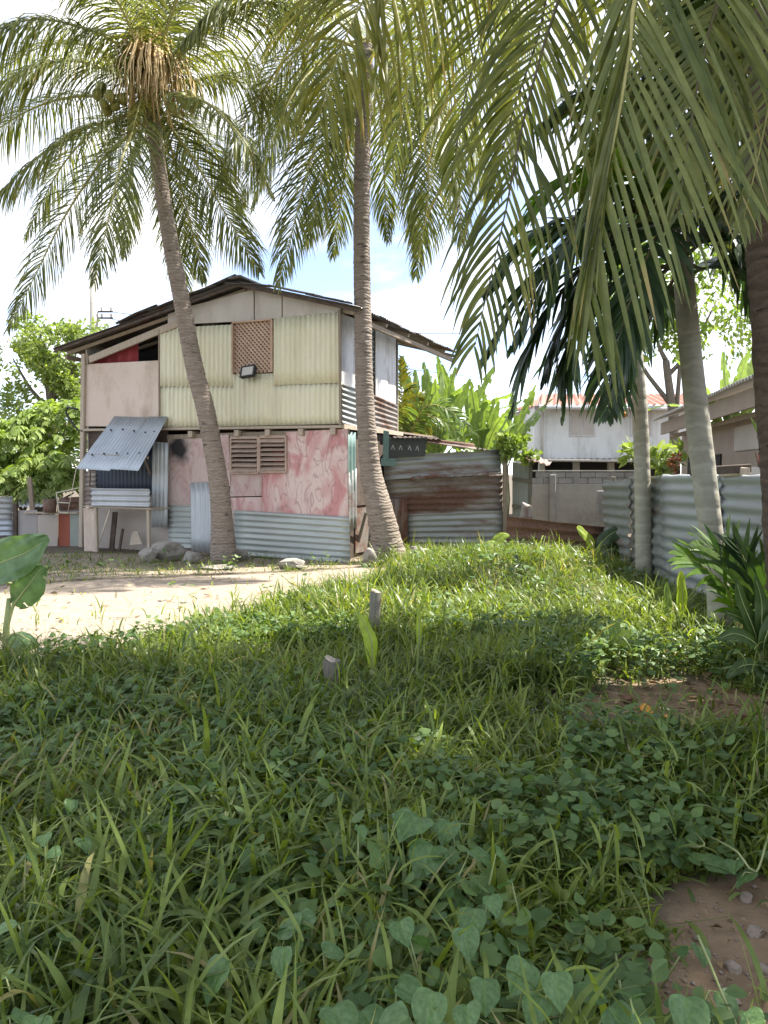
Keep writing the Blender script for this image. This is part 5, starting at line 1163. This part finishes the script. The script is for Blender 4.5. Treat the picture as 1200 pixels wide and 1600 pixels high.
banana_leaf(bs, [P(5, 1000, yb), P(-25, 980, yb-.1), P(-60, 985, yb-.2)], .25, 'banana_dull', 4, hint=(0, -.5, 1), start=.1)
def shoot(label, base_px, Y, leaves, mat='banana_bright'):
    z = gzf(P(*base_px, Y).x, Y); root = empty('banana_shoot', (P(*base_px, Y).x, Y, z)); tag(root, label, 'banana plant')
    p = root.location
    MB().tube([(0, 0, -.05), (0, 0, .15)], [.03, .02], 8).build('stem', M['stem'], root, smooth=True)
    for k, (pts, w, hint, mt) in enumerate(leaves):
        banana_leaf(root, [Vector(p)+Vector((0, 0, .1))]+[P(a, b, Y-.05*k) for a, b in pts], w, mt, 90+k, hint=hint, start=.15, fold=.35, droop=.25, rib=.010)
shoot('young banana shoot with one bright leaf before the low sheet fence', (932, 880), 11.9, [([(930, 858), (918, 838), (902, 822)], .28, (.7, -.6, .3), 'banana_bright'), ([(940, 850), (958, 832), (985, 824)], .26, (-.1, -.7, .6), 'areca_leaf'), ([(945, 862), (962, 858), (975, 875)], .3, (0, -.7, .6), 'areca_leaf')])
shoot('small bright banana leaf poking up before the shed', (775, 858), 12.6, [([(776, 846), (785, 838), (796, 836)], .2, (0, -.8, .6), 'banana_bright'), ([(772, 850), (764, 850), (758, 856)], .14, (0, -.8, .6), 'banana_bright')])
shoot('upright yellow-green leaf before the tall cut stake', (581, 1032), 5.5, [([(581, 1010), (574, 985), (562, 960)], .12, (.55, -.8, .1), 'banana_bright')])
shoot('rolled bright leaf standing upright beside the thick palm trunk', (1066, 1000), 7.3, [([(1067, 960), (1066, 925), (1064, 892)], .12, (.2, -1, 0), 'banana_bright')])
shoot('dull upright leaf left of the rolled bright leaf', (1046, 1010), 7.3, [([(1045, 970), (1044, 940), (1042, 910)], .09, (.2, -1, 0), 'banana_leaf'), ([(1040, 985), (1030, 990), (1018, 992)], .08, (0, -.6, 1), 'banana_bright')])
shoot('broad yellowish leaf in the sunlit grass left of the palm trunk', (965, 1020), 6.0, [([(965, 1000), (962, 985), (955, 970)], .15, (.3, -1, .2), 'banana_leaf'), ([(968, 1005), (978, 990), (985, 985)], .12, (0, -.6, 1), 'banana_bright')])
shoot('thin pale leaf right of the tall cut stake', (655, 1005), 5.9, [([(655, 985), (655, 965), (654, 945)], .05, (.3, -1, .1), 'banana_bright')])
# palm seedling and broad dark leaves near the right edge
sdl = empty('palm_seedling', (P(1165, 990, 6.2).x, 6.2, 0)); tag(sdl, 'palm seedling with bright feather leaf before the fence', 'palm seedling')
sb_ = Vector((P(1165, 990, 6.2).x, 6.2, .05))
ks = dict(L=.42, n=13, width=.05, droop=.35, a0=.75, a1=.35, start=.35, hint=(0, -.8, .7), r0=.012, jit=.1, endlen=.8)
frond(sdl, [sb_, P(1140, 930, 6.1), P(1105, 890, 6.0), P(1070, 868, 5.95)], mat='areca_bright', **ks)
frond(sdl, [sb_, P(1150, 925, 6.2), P(1128, 870, 6.2), P(1100, 850, 6.2)], mat='weed', **dict(ks, width=.05))
frond(sdl, [sb_, P(1172, 930, 6.1), P(1165, 880, 6.1), P(1150, 850, 6.1)], mat='areca_leaf', **dict(ks, width=.055))
frond(sdl, [sb_, P(1190, 930, 6.0), P(1210, 890, 5.9), P(1225, 880, 5.8)], mat='weed', **dict(ks, width=.05))
db = empty('broad_leaved_plant', (P(1190, 1060, 5.6).x, 5.6, 0)); tag(db, 'dark broad leaved plant at the right edge below the seedling', 'plant')
for k, pts in enumerate(([(1180, 1000), (1165, 970), (1130, 955)], [(1180, 990), (1160, 940), (1150, 905)], [(1190, 980), (1190, 940), (1180, 900)], [(1185, 1010), (1150, 990), (1120, 1000)], [(1195, 1000), (1215, 960), (1240, 950)], [(1190, 1040), (1160, 1040), (1135, 1060)], [(1195, 1050), (1185, 1080), (1170, 1100)], [(1200, 1040), (1235, 1050), (1250, 1080)])):
    banana_leaf(db, [db.location+Vector((0, 0, .12))]+[P(a, b, 5.55-.04*k) for a, b in pts], .11, 'tree_leaf', 200+k, hint=(0, -.8, .6), start=.35, rib=.008)
gp = empty('potted_plant', P(1158, 742, 8.7)); gp.location = (4.55, 8.9, 1.68); tag(gp, 'spiky green plant in a pot on the parapet', 'plant')
MB().tube([(0, 0, 0), (0, 0, .01), (0, 0, .14), (0, 0, .15)], [.0, .07, .095, .08], 12).build('pot', M['red_panel'], gp, smooth=True)
for k in range(9):
    a = k*2.4; ln = random.uniform(.3, .5); d = Vector((math.cos(a)*.28, math.sin(a)*.28, 1)).normalized()
    p0 = gp.location+Vector((0, 0, .13)); banana_leaf(gp, [p0, p0+d*ln*.5, p0+d*ln+Vector((math.cos(a)*.05, math.sin(a)*.05, 0))], .05, 'banana_leaf', 300+k, hint=(0, -1, .1), start=.02, nl=8, nw=2, rib=.004)
cp = empty('red_leaved_plant', (5.15, 13.2, 1.4)); cp.location = P(1058, 742, 12.0); tag(cp, 'potted plant with dark red leaves behind the fence top', 'plant')
MB().tube([(0, 0, -1.6), (0, 0, -.02), (0, 0, .0)], [.1, .14, .1], 12).build('pot', M['red_panel'], cp, smooth=True)
V_, F_, T_ = leaf_cloud([((0, 0, .18), (.12, .12, .16))], 70, .09, 71, .2); mesh_np('foliage', V_, F_, leafmat('dark_red_leaf', (.08, .025, .015), (.20, .07, .04), .2), cp, tint=T_)
hb = empty('hedge_bush', P(1060, 735, 13.5)); hb.location.z = 0; tag(hb, 'green bush spreading above the fence behind the palm trunks', 'bush')
V_, F_, T_ = leaf_cloud([((0, 0, 1.9), (.9, .5, .25)), ((-.6, 0, 2.0), (.5, .4, .2))], 260, .22, 72, .2); mesh_np('foliage', V_, F_, M['left_leaf2'], hb, tint=T_); MB().tube([(0, 0, -.1), (0, 0, 1.8)], [.06, .03], 6).build('stem', M['bark'], hb)

# climbing vine on the shed corner
vn = empty('climbing_vine', (P(792, 850, 14.9).x, 14.9, 0)); tag(vn, 'leafy vine climbing the right corner of the shed', 'vine')
vb = [(P(805, 700, 14.85), (.32, .2, .28)), (P(790, 690, 14.9), (.2, .15, .2)), (P(825, 712, 14.9), (.2, .15, .16)), (P(797, 740, 14.85), (.12, .1, .3)), (P(795, 790, 14.85), (.1, .1, .35)), (P(790, 820, 14.8), (.16, .1, .2))]
V_, F_, T_ = leaf_cloud([(tuple(c_-vn.location), r_) for c_, r_ in vb], 620, .10, 73, .2, aspect=.8); mesh_np('foliage', V_, F_, M['left_leaf'], vn, tint=T_)
MB().tube([tuple(P(790, 860, 14.9)-vn.location), tuple(P(796, 780, 14.88)-vn.location), tuple(P(793, 730, 14.88)-vn.location), tuple(P(805, 700, 14.88)-vn.location)], .015, 5).build('stem', M['bark'], vn)

# ------------------------------------------------------------------ stakes and small ground things
def stake(px, ytop, ybase, r, label, lean=.02):
    g = G(px, ybase); top = P(px+lean*200, ytop, g.y); o = empty('cut_stake', (g.x, g.y, 0)); tag(o, label, 'stake')
    n = 9; C = [Vector((0, 0, -.1)).lerp(top-o.location, k/(n-1)) for k in range(n)]
    MB().tube([tuple(c_) for c_ in C], [r*random.uniform(.94, 1.06) for _ in C], 12).build('shaft', M['bamboo'], o, smooth=False)
    MB().tube([tuple(C[-1]+Vector((0, 0, .001))), tuple(C[-1]+Vector((r*.1, 0, .012)))], [r*.92, r*.8], 12).build('cut_face', M['timber_pale'], o)
stake(583, 925, 1010, .055, 'tall grey cut stake standing in the middle of the grass')
stake(522, 1032, 1100, .062, 'short thick cut stake in the grass, nearer than the tall one', -.02)
stake(845, 832, 868, .03, 'thin stake in the far grass before the low sheet fence')
def orange(px, py, r, label, mat='fruit', sq=.8):
    g = G(px, py); rock((g.x, g.y, gzf(g.x, g.y)+r*.6), r, r, r*sq, int(px), label, mat, 'fallen_fruit', 'fruit')
orange(1010, 1120, .05, 'orange fallen fruit lying on the brown dirt')
orange(1040, 1128, .03, 'small orange scrap beside the pale peel', 'fruit', .4)
orange(1041, 1118, .045, 'pale peel right of the orange fruit', 'peel', .3)
for k, (px, py, r, lab) in enumerate(((1140, 1130, .13, 'brown coconut husk on the dirt near the right edge'), (1035, 1030, .09, 'pinkish husk at the edge of the sunlit grass'), (1175, 1160, .1, 'dark husk furthest right on the dirt'), (980, 1104, .06, 'small brown husk left of the orange fruit'))):
    g = G(px, py); rock((g.x, g.y, .05), r, r*.8, r*.55, 400+k, lab, 'husk', 'coconut_husk', 'husk', rz=k)
for k, (px, py, w, lab) in enumerate(((1180, 1458, 34, 'roundish brown stone at the right edge of the bare dirt'), (1146, 1516, 34, 'flat pinkish stone in the middle of the bare dirt'), (1165, 1404, 26, 'small grey stone at the top of the bare dirt'), (1195, 1520, 30, 'grey stone half cut by the right edge'), (1090, 1470, 14, 'tiny stone at the left rim of the bare dirt'), (1150, 1570, 18, 'small brown stone near the bottom right corner'))):
    g = G(px, py); s = g.length/FPX; rock((g.x, g.y, gzf(g.x, g.y)+.006), w*s*.5, w*s*.42, w*s*.28, 500+k, lab, 'pebble', 'stone', 'stone', rz=k*.7)
r_ = np.random.default_rng(77); VV, FF = [], []
for k in range(260):
    px, py = r_.uniform(1000, 1330), r_.uniform(1380, 1690); g = G(px, py)
    if polydist(np.array([g.x]), np.array([g.y]), DIRT2)[0] < 0: continue
    s = r_.uniform(.003, .011); c_ = np.array([g.x, g.y, gzf(g.x, g.y)+s*.3]); b = len(VV)
    for d in ((1, 0, 0), (-1, 0, 0), (0, 1, 0), (0, -1, 0), (0, 0, .7), (0, 0, -.7)): VV.append(c_+np.array(d)*s*r_.uniform(.6, 1.3))
    for f_ in ((0, 2, 4), (2, 1, 4), (1, 3, 4), (3, 0, 4), (2, 0, 5), (1, 2, 5), (3, 1, 5), (0, 3, 5)): FF.append([b+i for i in f_])
o = mesh_np('gravel', VV, FF, M['pebble']); tag(o, 'scattered gravel bits on the bare dirt', None, None, 'stuff')

r_ = np.random.default_rng(78); VV, FF, TT = [], [], []
for poly, cnt, box, zr in ((DIRT1, 420, (900, 1300, 1062, 1175), .02), (DIRT2, 130, (1000, 1330, 1375, 1690), .006), (SAND, 260, (-260, 612, 890, 1040), .01), (HOUSESTRIP, 220, (-200, 615, 862, 920), .02)):
    for k in range(cnt):
        g = G(r_.uniform(box[0], box[1]), r_.uniform(box[2], box[3]))
        if polydist(np.array([g.x]), np.array([g.y]), poly)[0] < -.1: continue
        a = r_.uniform(0, 6.28); ln = r_.uniform(.03, .13) if poly is not DIRT2 else r_.uniform(.012, .045); w = ln*r_.uniform(.06, .3); ax = np.array([math.cos(a), math.sin(a), r_.normal(0, .15)]); sd_ = np.array([-math.sin(a), math.cos(a), r_.normal(0, .3)]); c_ = np.array([g.x, g.y, gzf(g.x, g.y)+.008+r_.random()*zr]); b = len(VV)
        VV += [c_, c_+ax*ln*.5+sd_*w+np.array([0, 0, .012]), c_+ax*ln, c_+ax*ln*.5-sd_*w+np.array([0, 0, .012])]; FF.append([b, b+1, b+2, b+3]); TT += [r_.random()]*4
o = mesh_np('leaf_litter', VV, FF, leafmat('dry_litter', (.10, .06, .03), (.38, .27, .15), .1, .8), tint=TT); tag(o, 'dry brown leaf litter strewn over the bare soil', None, None, 'stuff')

# ------------------------------------------------------------------ grass
def blades(x, y, ln, wd, tilt, curl, root_h, K, seed, tint, az=None):
    r = np.random.default_rng(seed); n = len(x); az = r.uniform(0, 2*np.pi, n) if az is None else az
    p = np.stack([x, y, gz(x, y)+root_h], 1); h = np.stack([np.cos(az), np.sin(az), np.zeros(n)], 1)
    W = np.stack([-np.sin(az), np.cos(az), np.zeros(n)], 1)+r.normal(0, .25, (n, 3)); W = nrm(W); th = tilt.copy(); rows = []
    for k in range(K+1):
        q = k/K; w = wd*(.55+1.2*q-1.75*q*q)*1.05+.0006 if K > 2 else wd*(.8+.4*q-1.2*q*q)+.0006
        rows.append(np.stack([p-W*(w/2)[:, None], p+W*(w/2)[:, None]], 1))
        d = h*np.sin(th)[:, None]+np.array([0, 0, 1.])[None]*np.cos(th)[:, None]
        p = p+d*(ln/K)[:, None]; th = th+curl/K
    arr = np.stack(rows, 1); ids = np.arange(n*(K+1)*2).reshape(n, K+1, 2)
    F_ = np.stack([ids[:, :-1, 0], ids[:, :-1, 1], ids[:, 1:, 1], ids[:, 1:, 0]], -1).reshape(-1, 4)
    return arr.reshape(-1, 3), F_, np.repeat(tint, (K+1)*2)
def grass_mask(x, y, r):
    ds = polydist(x, y, SAND)+.5*(vnoise(x, y, 2.2, 51)-.5); d1 = polydist(x, y, DIRT1)+.5*(vnoise(x, y, 3, 52)-.5); d2 = polydist(x, y, DIRT2)+.35*(vnoise(x, y, 3, 53)-.5)
    hs = polydist(x, y, HOUSESTRIP)+.3*(vnoise(x, y, 2, 54)-.5)
    p = np.ones_like(x); p[ds > 0] = .012; p[(ds <= 0) & (ds > -.35)] = .55
    p[d1 > 0] = .05; p[d2 > 0] = .012; p[(d1 <= 0) & (d1 > -.3)] = .5; p[hs > 0] = np.minimum(p[hs > 0], .25)
    p[x > 3.72] = 0
    hx = (x-HC.x)*HX.x+(y-HC.y)*HX.y; hy = (x-HC.x)*HY.x+(y-HC.y)*HY.y
    p[(hy > -.05) & (hx < .1)] = 0; p[(y > 14.8)] = 0
    hs = np.maximum(hs, np.maximum(d1+.35, d2+.25)-.1)
    return (r.random(len(x)) < p), ds, hs
def sow(n, y0, y1, K, lens, wds, seed, per=11):
    """tufts of arching blades, with looser single blades between them"""
    r = np.random.default_rng(seed)
    nt = int(n*.75/per); ty = np.sqrt(r.uniform(y0*y0, y1*y1, nt)); tx = r.uniform(-.72, .72, nt)*(ty+.6)
    reps = np.maximum(r.poisson(per, nt), 3); ti = np.repeat(np.arange(nt), reps)
    tl, tw, tt, ts = r.uniform(.6, 1.5, nt), r.uniform(.6, 1.5, nt), r.normal(0, .17, nt), r.uniform(.7, 1.25, nt)
    ns = int(n*.25); sy = np.sqrt(r.uniform(y0*y0, y1*y1, ns)); sx = r.uniform(-.72, .72, ns)*(sy+.6)
    m = len(ti); x = np.concatenate([tx[ti]+r.normal(0, .022, m), sx]); y = np.concatenate([ty[ti]+r.normal(0, .022, m), sy])
    L_ = np.concatenate([tl[ti], r.uniform(.5, 1.2, ns)]); W_ = np.concatenate([tw[ti], r.uniform(.6, 1.3, ns)]); T_ = np.concatenate([tt[ti], r.normal(0, .17, ns)]); S_ = np.concatenate([ts[ti], r.uniform(.8, 1.3, ns)])
    ok, ds, hs = grass_mask(x, y, r); x, y, ds, hs, L_, W_, T_, S_ = (q[ok] for q in (x, y, ds, hs, L_, W_, T_, S_)); n = len(x)
    vig = .6+.75*vnoise(x, y, 1.3, 63); low = np.where((ds > -.25) | (hs > -.1), .45, 1.0)
    ln = r.uniform(*lens, n)*vig*low*L_; wd = r.uniform(*wds, n)*W_*(.75+.25*vig)
    rh_ = r.random(n)**2.2*.16*vig*low
    tilt = r.uniform(.12, 1.25, n)*S_; curl = r.uniform(.2, 2.3, n)
    patch = vnoise(x, y, .9, 64)
    dry = r.random(n) < .028+.12*(patch > .78)
    tint = np.clip(.12+.5*vnoise(x, y, 1.1, 65)+T_+r.normal(.08, .10, n), 0, .85); tint[dry] = r.uniform(.93, 1.0, dry.sum())
    return blades(x, y, ln, wd, tilt, curl, rh_, K, seed+1, tint)
def thatch(n, seed):
    r = np.random.default_rng(seed); y = np.sqrt(r.uniform(1.2**2, 13**2, n)); x = r.uniform(-.72, .72, n)*(y+.6)
    ok, ds, hs = grass_mask(x, y, r); x, y = x[ok], y[ok]; n = len(x)
    return blades(x, y, r.uniform(.1, .28, n), r.uniform(.003, .010, n), r.uniform(1.1, 1.7, n), r.uniform(-.3, .6, n), r.uniform(0, .07, n), 3, seed+1, np.where(r.random(n) < .4, .98, r.uniform(.0, .3, n)))
parts = [sow(78000, 1.2, 4.6, 5, (.08, .27), (.010, .029), 1001), sow(96000, 4.4, 8.2, 4, (.09, .28), (.010, .022), 1002), sow(92000, 8.0, 14.6, 3, (.12, .30), (.009, .018), 1003, 8), thatch(20000, 1004)]
off = 0; VV, FF, TT = [], [], []
for v_, f_, t_ in parts: VV.append(v_); FF.append(f_+off); TT.append(t_); off += len(v_)
grass = mesh_np('grass', np.vstack(VV), np.vstack(FF), M['grass'], tint=np.concatenate(TT)); tag(grass, 'long tangled green grass covering the yard', 'grass', None, 'stuff')
# tall stems of grass with alternate leaves near the viewer
r = np.random.default_rng(88); X, Y, LN, WD, TI, CU, RH, TN, AZ = ([] for _ in range(9))
for k in range(1500):
    y = math.sqrt(r.uniform(1.6**2, 8.5**2)); x = r.uniform(-.66, .66)*(y+.5)
    m_, _, _ = grass_mask(np.array([x]), np.array([y]), r)
    if not m_[0]: continue
    hgt = r.uniform(.22, .5); a = r.uniform(0, 6.28); t = r.uniform(.2, .7)
    for j in range(5):
        q = j/5; a2 = a+math.pi*(j % 2)+r.normal(0, .4)
        X.append(x+math.cos(a)*t*.3*q*hgt); Y.append(y+math.sin(a)*t*.3*q*hgt); RH.append(hgt*q*.85); LN.append(r.uniform(.16, .30)*(1-.3*q)); WD.append(r.uniform(.011, .02)); TI.append(r.uniform(.3, .8)); CU.append(r.uniform(.6, 1.7)); TN.append(np.clip(r.normal(.5, .18), 0, .85)); AZ.append(a2)
    X.append(x); Y.append(y); RH.append(0); LN.append(hgt); WD.append(.005); TI.append(t*.4); CU.append(.35); TN.append(.7); AZ.append(a)
v_, f_, t_ = blades(*(np.array(q) for q in (X, Y, LN, WD, TI, CU, RH)), 5, 89, np.array(TN), az=np.array(AZ))
o = mesh_np('tall_grass', v_, f_, M['grass'], tint=t_); tag(o, 'taller leafy grass stems rising out of the lawn', 'grass', None, 'stuff')
# small weeds: rounded leaflets on the grass
def weeds(n, y0, y1, size, seed, hr):
    r = np.random.default_rng(seed); y = np.sqrt(r.uniform(y0*y0, y1*y1, n)); x = r.uniform(-.7, .7, n)*(y+.5)
    keep = vnoise(x, y, 1.6, 71) > .47; x, y = x[keep], y[keep]; ok, ds, hs = grass_mask(x, y, r); x, y = x[ok], y[ok]; m = len(x)
    x = np.repeat(x, 4); y = np.repeat(y, 4); m = len(x); x = x+r.normal(0, .03, m); y = y+r.normal(0, .03, m)
    p = np.stack([x, y, gz(x, y)+r.uniform(hr[0], hr[1], m)], 1); a = r.uniform(0, 6.28, m)
    ax = nrm(np.stack([np.cos(a), np.sin(a), r.normal(.1, .35, m)], 1)); sd = nrm(np.cross(ax, np.array([0, 0, 1.])[None]+r.normal(0, .3, (m, 3)))); nn_ = np.cross(ax, sd)
    ln = size*r.uniform(.6, 1.3, m)[:, None]; w = ln*.36
    prof = [(0, 0), (.14, .62), (.38, 1), (.72, .72), (1, 0), (.72, -.72), (.38, -1), (.14, -.62)]
    arr = np.stack([p+ax*ln*u+sd*w*v+nn_*w*.25*abs(v) for u, v in prof], 1); ids = np.arange(m*8).reshape(m, 8)
    F_ = np.vstack([ids[:, [0, 1, 2, 4]], ids[:, [2, 3, 4, 4]], ids[:, [0, 4, 6, 7]], ids[:, [4, 5, 6, 6]]]); F_ = np.vstack([F_[F_[:, 2] != F_[:, 3]], ]) ; F3 = np.vstack([ids[:, [2, 3, 4]], ids[:, [4, 5, 6]]])
    return arr.reshape(-1, 3), np.vstack([F_[:, [0, 1, 2]], F_[:, [0, 2, 3]], F3]), np.repeat(r.random(m), 8)
a_, b_ = weeds(9000, 1.4, 7, .062, 91, (.08, .27)), weeds(2600, 7, 13, .075, 92, (.06, .26))
o = mesh_np('weed_patch', np.vstack([a_[0], b_[0]]), np.vstack([a_[1], b_[1]+len(a_[0])]), M['weed'], tint=np.concatenate([a_[2], b_[2]])); tag(o, 'small leaved weeds mixed into the grass', 'weeds', None, 'stuff')

# heart leaved vines near the viewer: each leaf a part
def heart_mesh(seed):
    r = np.random.default_rng(seed); VV, FF, TT = [], [], []; nr, nc = 15, 4
    a = np.linspace(0, math.pi, nr)                       # outline angle from the notch round to the tip
    ox = .56*np.sin(a)**.9*(1+.10*np.cos(a)); oy = .40-.52*np.cos(a); oy = np.where(a < .9, oy+.10*np.cos(a/.9*1.57), oy); oy[0] = 0.0
    oy = np.where(a > 2.3, oy+.22*((a-2.3)/.84)**2, oy); ph = r.random()*6; b = 0
    for sd in (1, -1):
        for i in range(nr):
            cy = min(max(oy[i]*.85, 0.0), 1.05)
            for c in range(nc+1):
                q = c/nc; x = sd*ox[i]*q; y = cy*(1-q)+oy[i]*q
                z = .62*abs(x)-.70*x*x-.22*max(y, 0)**2+.018*math.sin(y*11+ph+sd)*q+.01*math.sin(y*26+abs(x)*14)
                VV.append((x, y, z)); TT.append(np.clip(.42+r.normal(0, .05)+(.45 if c == 0 else 0)+.26*max(0, math.sin(y*20-abs(x)*15))**3, 0, 1))
        for i in range(nr-1):
            for c in range(nc):
                f_ = [b+i*(nc+1)+c, b+(i+1)*(nc+1)+c, b+(i+1)*(nc+1)+c+1, b+i*(nc+1)+c+1]; FF.append(f_ if sd < 0 else f_[::-1])
        b += nr*(nc+1)
    me_o = mesh_np('leaf', VV, FF, M['heart'], tint=TT, smooth=True); me = me_o.data; bpy.data.objects.remove(me_o); return me
HM = [heart_mesh(k) for k in range(4)]
def vine(px, py, leaves, label, seed):
    r = np.random.default_rng(seed); g = G(px, py, .12); root = empty('heart_leaved_vine', (g.x, g.y, gzf(g.x, g.y))); tag(root, label, 'vine')
    pts = []
    for (lx, ly, sz) in leaves:
        z = r.uniform(.28, .40); p = G(lx, ly, z)
        if polydist(np.array([p.x]), np.array([p.y]), DIRT2)[0] > -.12: z = r.uniform(.05, .12); p = G(lx, ly, z)
        d = (p-EYE).length; s = sz*d/FPX*r.uniform(.5, .82)
        o = bpy.data.objects.new('leaf', HM[r.integers(4)]); COL.objects.link(o); o.parent = root; o.location = p-root.location
        o.scale = (s, s, s); o.rotation_euler = (r.uniform(-.75, .05), r.uniform(-.4, .4), r.uniform(0, 6.28) if r.random() < .25 else r.normal(3.1, .9)); pts.append(p-root.location)
        st = Vector((p.x-root.location.x+r.normal(0, .05), p.y-root.location.y+r.normal(0, .06), 0))
        MB().tube([tuple(st), tuple(st.lerp(p-root.location, .6)+Vector((0, 0, .04))), tuple(p-root.location)], [.004, .003, .002], 5).build('leaf_stalk', M['stem'], root, smooth=True)
    if len(pts) > 2:
        C = catmull([Vector((p_.x, p_.y, .10+.05*(k % 2))) for k, p_ in enumerate(sorted(pts, key=lambda q_: q_.x))], 30)
        MB().tube([tuple(c_) for c_ in C], .0045, 5).build('runner', M['stem'], root, smooth=True)
    return root
vine(690, 1330, [(655, 1278, 62), (678, 1322, 68), (735, 1330, 58), (775, 1335, 52), (620, 1270, 46), (705, 1285, 44), (560, 1290, 36)], 'heart-leaved vine with big pale leaves in the centre foreground', 1)
vine(740, 1440, [(740, 1420, 60), (722, 1450, 52), (765, 1400, 40), (640, 1465, 52), (625, 1440, 50), (800, 1380, 38)], 'heart-leaved vine just below the centre foreground vine', 2)
vine(480, 1460, [(468, 1450, 66), (490, 1430, 50), (445, 1480, 46), (355, 1500, 66), (505, 1490, 44)], 'heart-leaved vine left of the centre in the near grass', 3)
vine(670, 1560, [(680, 1550, 70), (640, 1590, 64), (730, 1570, 62), (755, 1530, 46), (620, 1540, 54), (700, 1600, 60), (565, 1580, 60), (520, 1575, 56)], 'heart-leaved vine at the bottom edge centre', 4)
vine(830, 1520, [(825, 1505, 52), (865, 1520, 54), (845, 1560, 48), (960, 1500, 46), (950, 1575, 58), (985, 1560, 50), (905, 1555, 44), (1000, 1590, 56)], 'heart-leaved vine along the left rim of the bare dirt', 5)
vine(1130, 1340, [(1100, 1350, 58), (1150, 1345, 48), (1180, 1365, 50), (1060, 1320, 40), (1030, 1300, 34), (1200, 1330, 44), (1010, 1340, 36), (1085, 1290, 34)], 'heart-leaved vine above the bare dirt at the right', 6)
vine(1090, 1545, [(1070, 1558, 58), (1120, 1550, 56), (1090, 1478, 42), (1195, 1595, 44)], 'heart-leaved vine creeping over the bare dirt', 7)
vine(30, 1450, [(28, 1445, 50), (15, 1590, 70), (60, 1590, 44), (10, 1530, 44), (95, 1470, 34)], 'heart-leaved vine in the bottom left corner', 8)
vine(60, 1300, [(70, 1305, 30), (110, 1250, 28), (40, 1340, 32), (95, 1330, 26), (150, 1275, 26), (130, 1310, 30)], 'small heart-leaved vine in the grass at the left', 9)
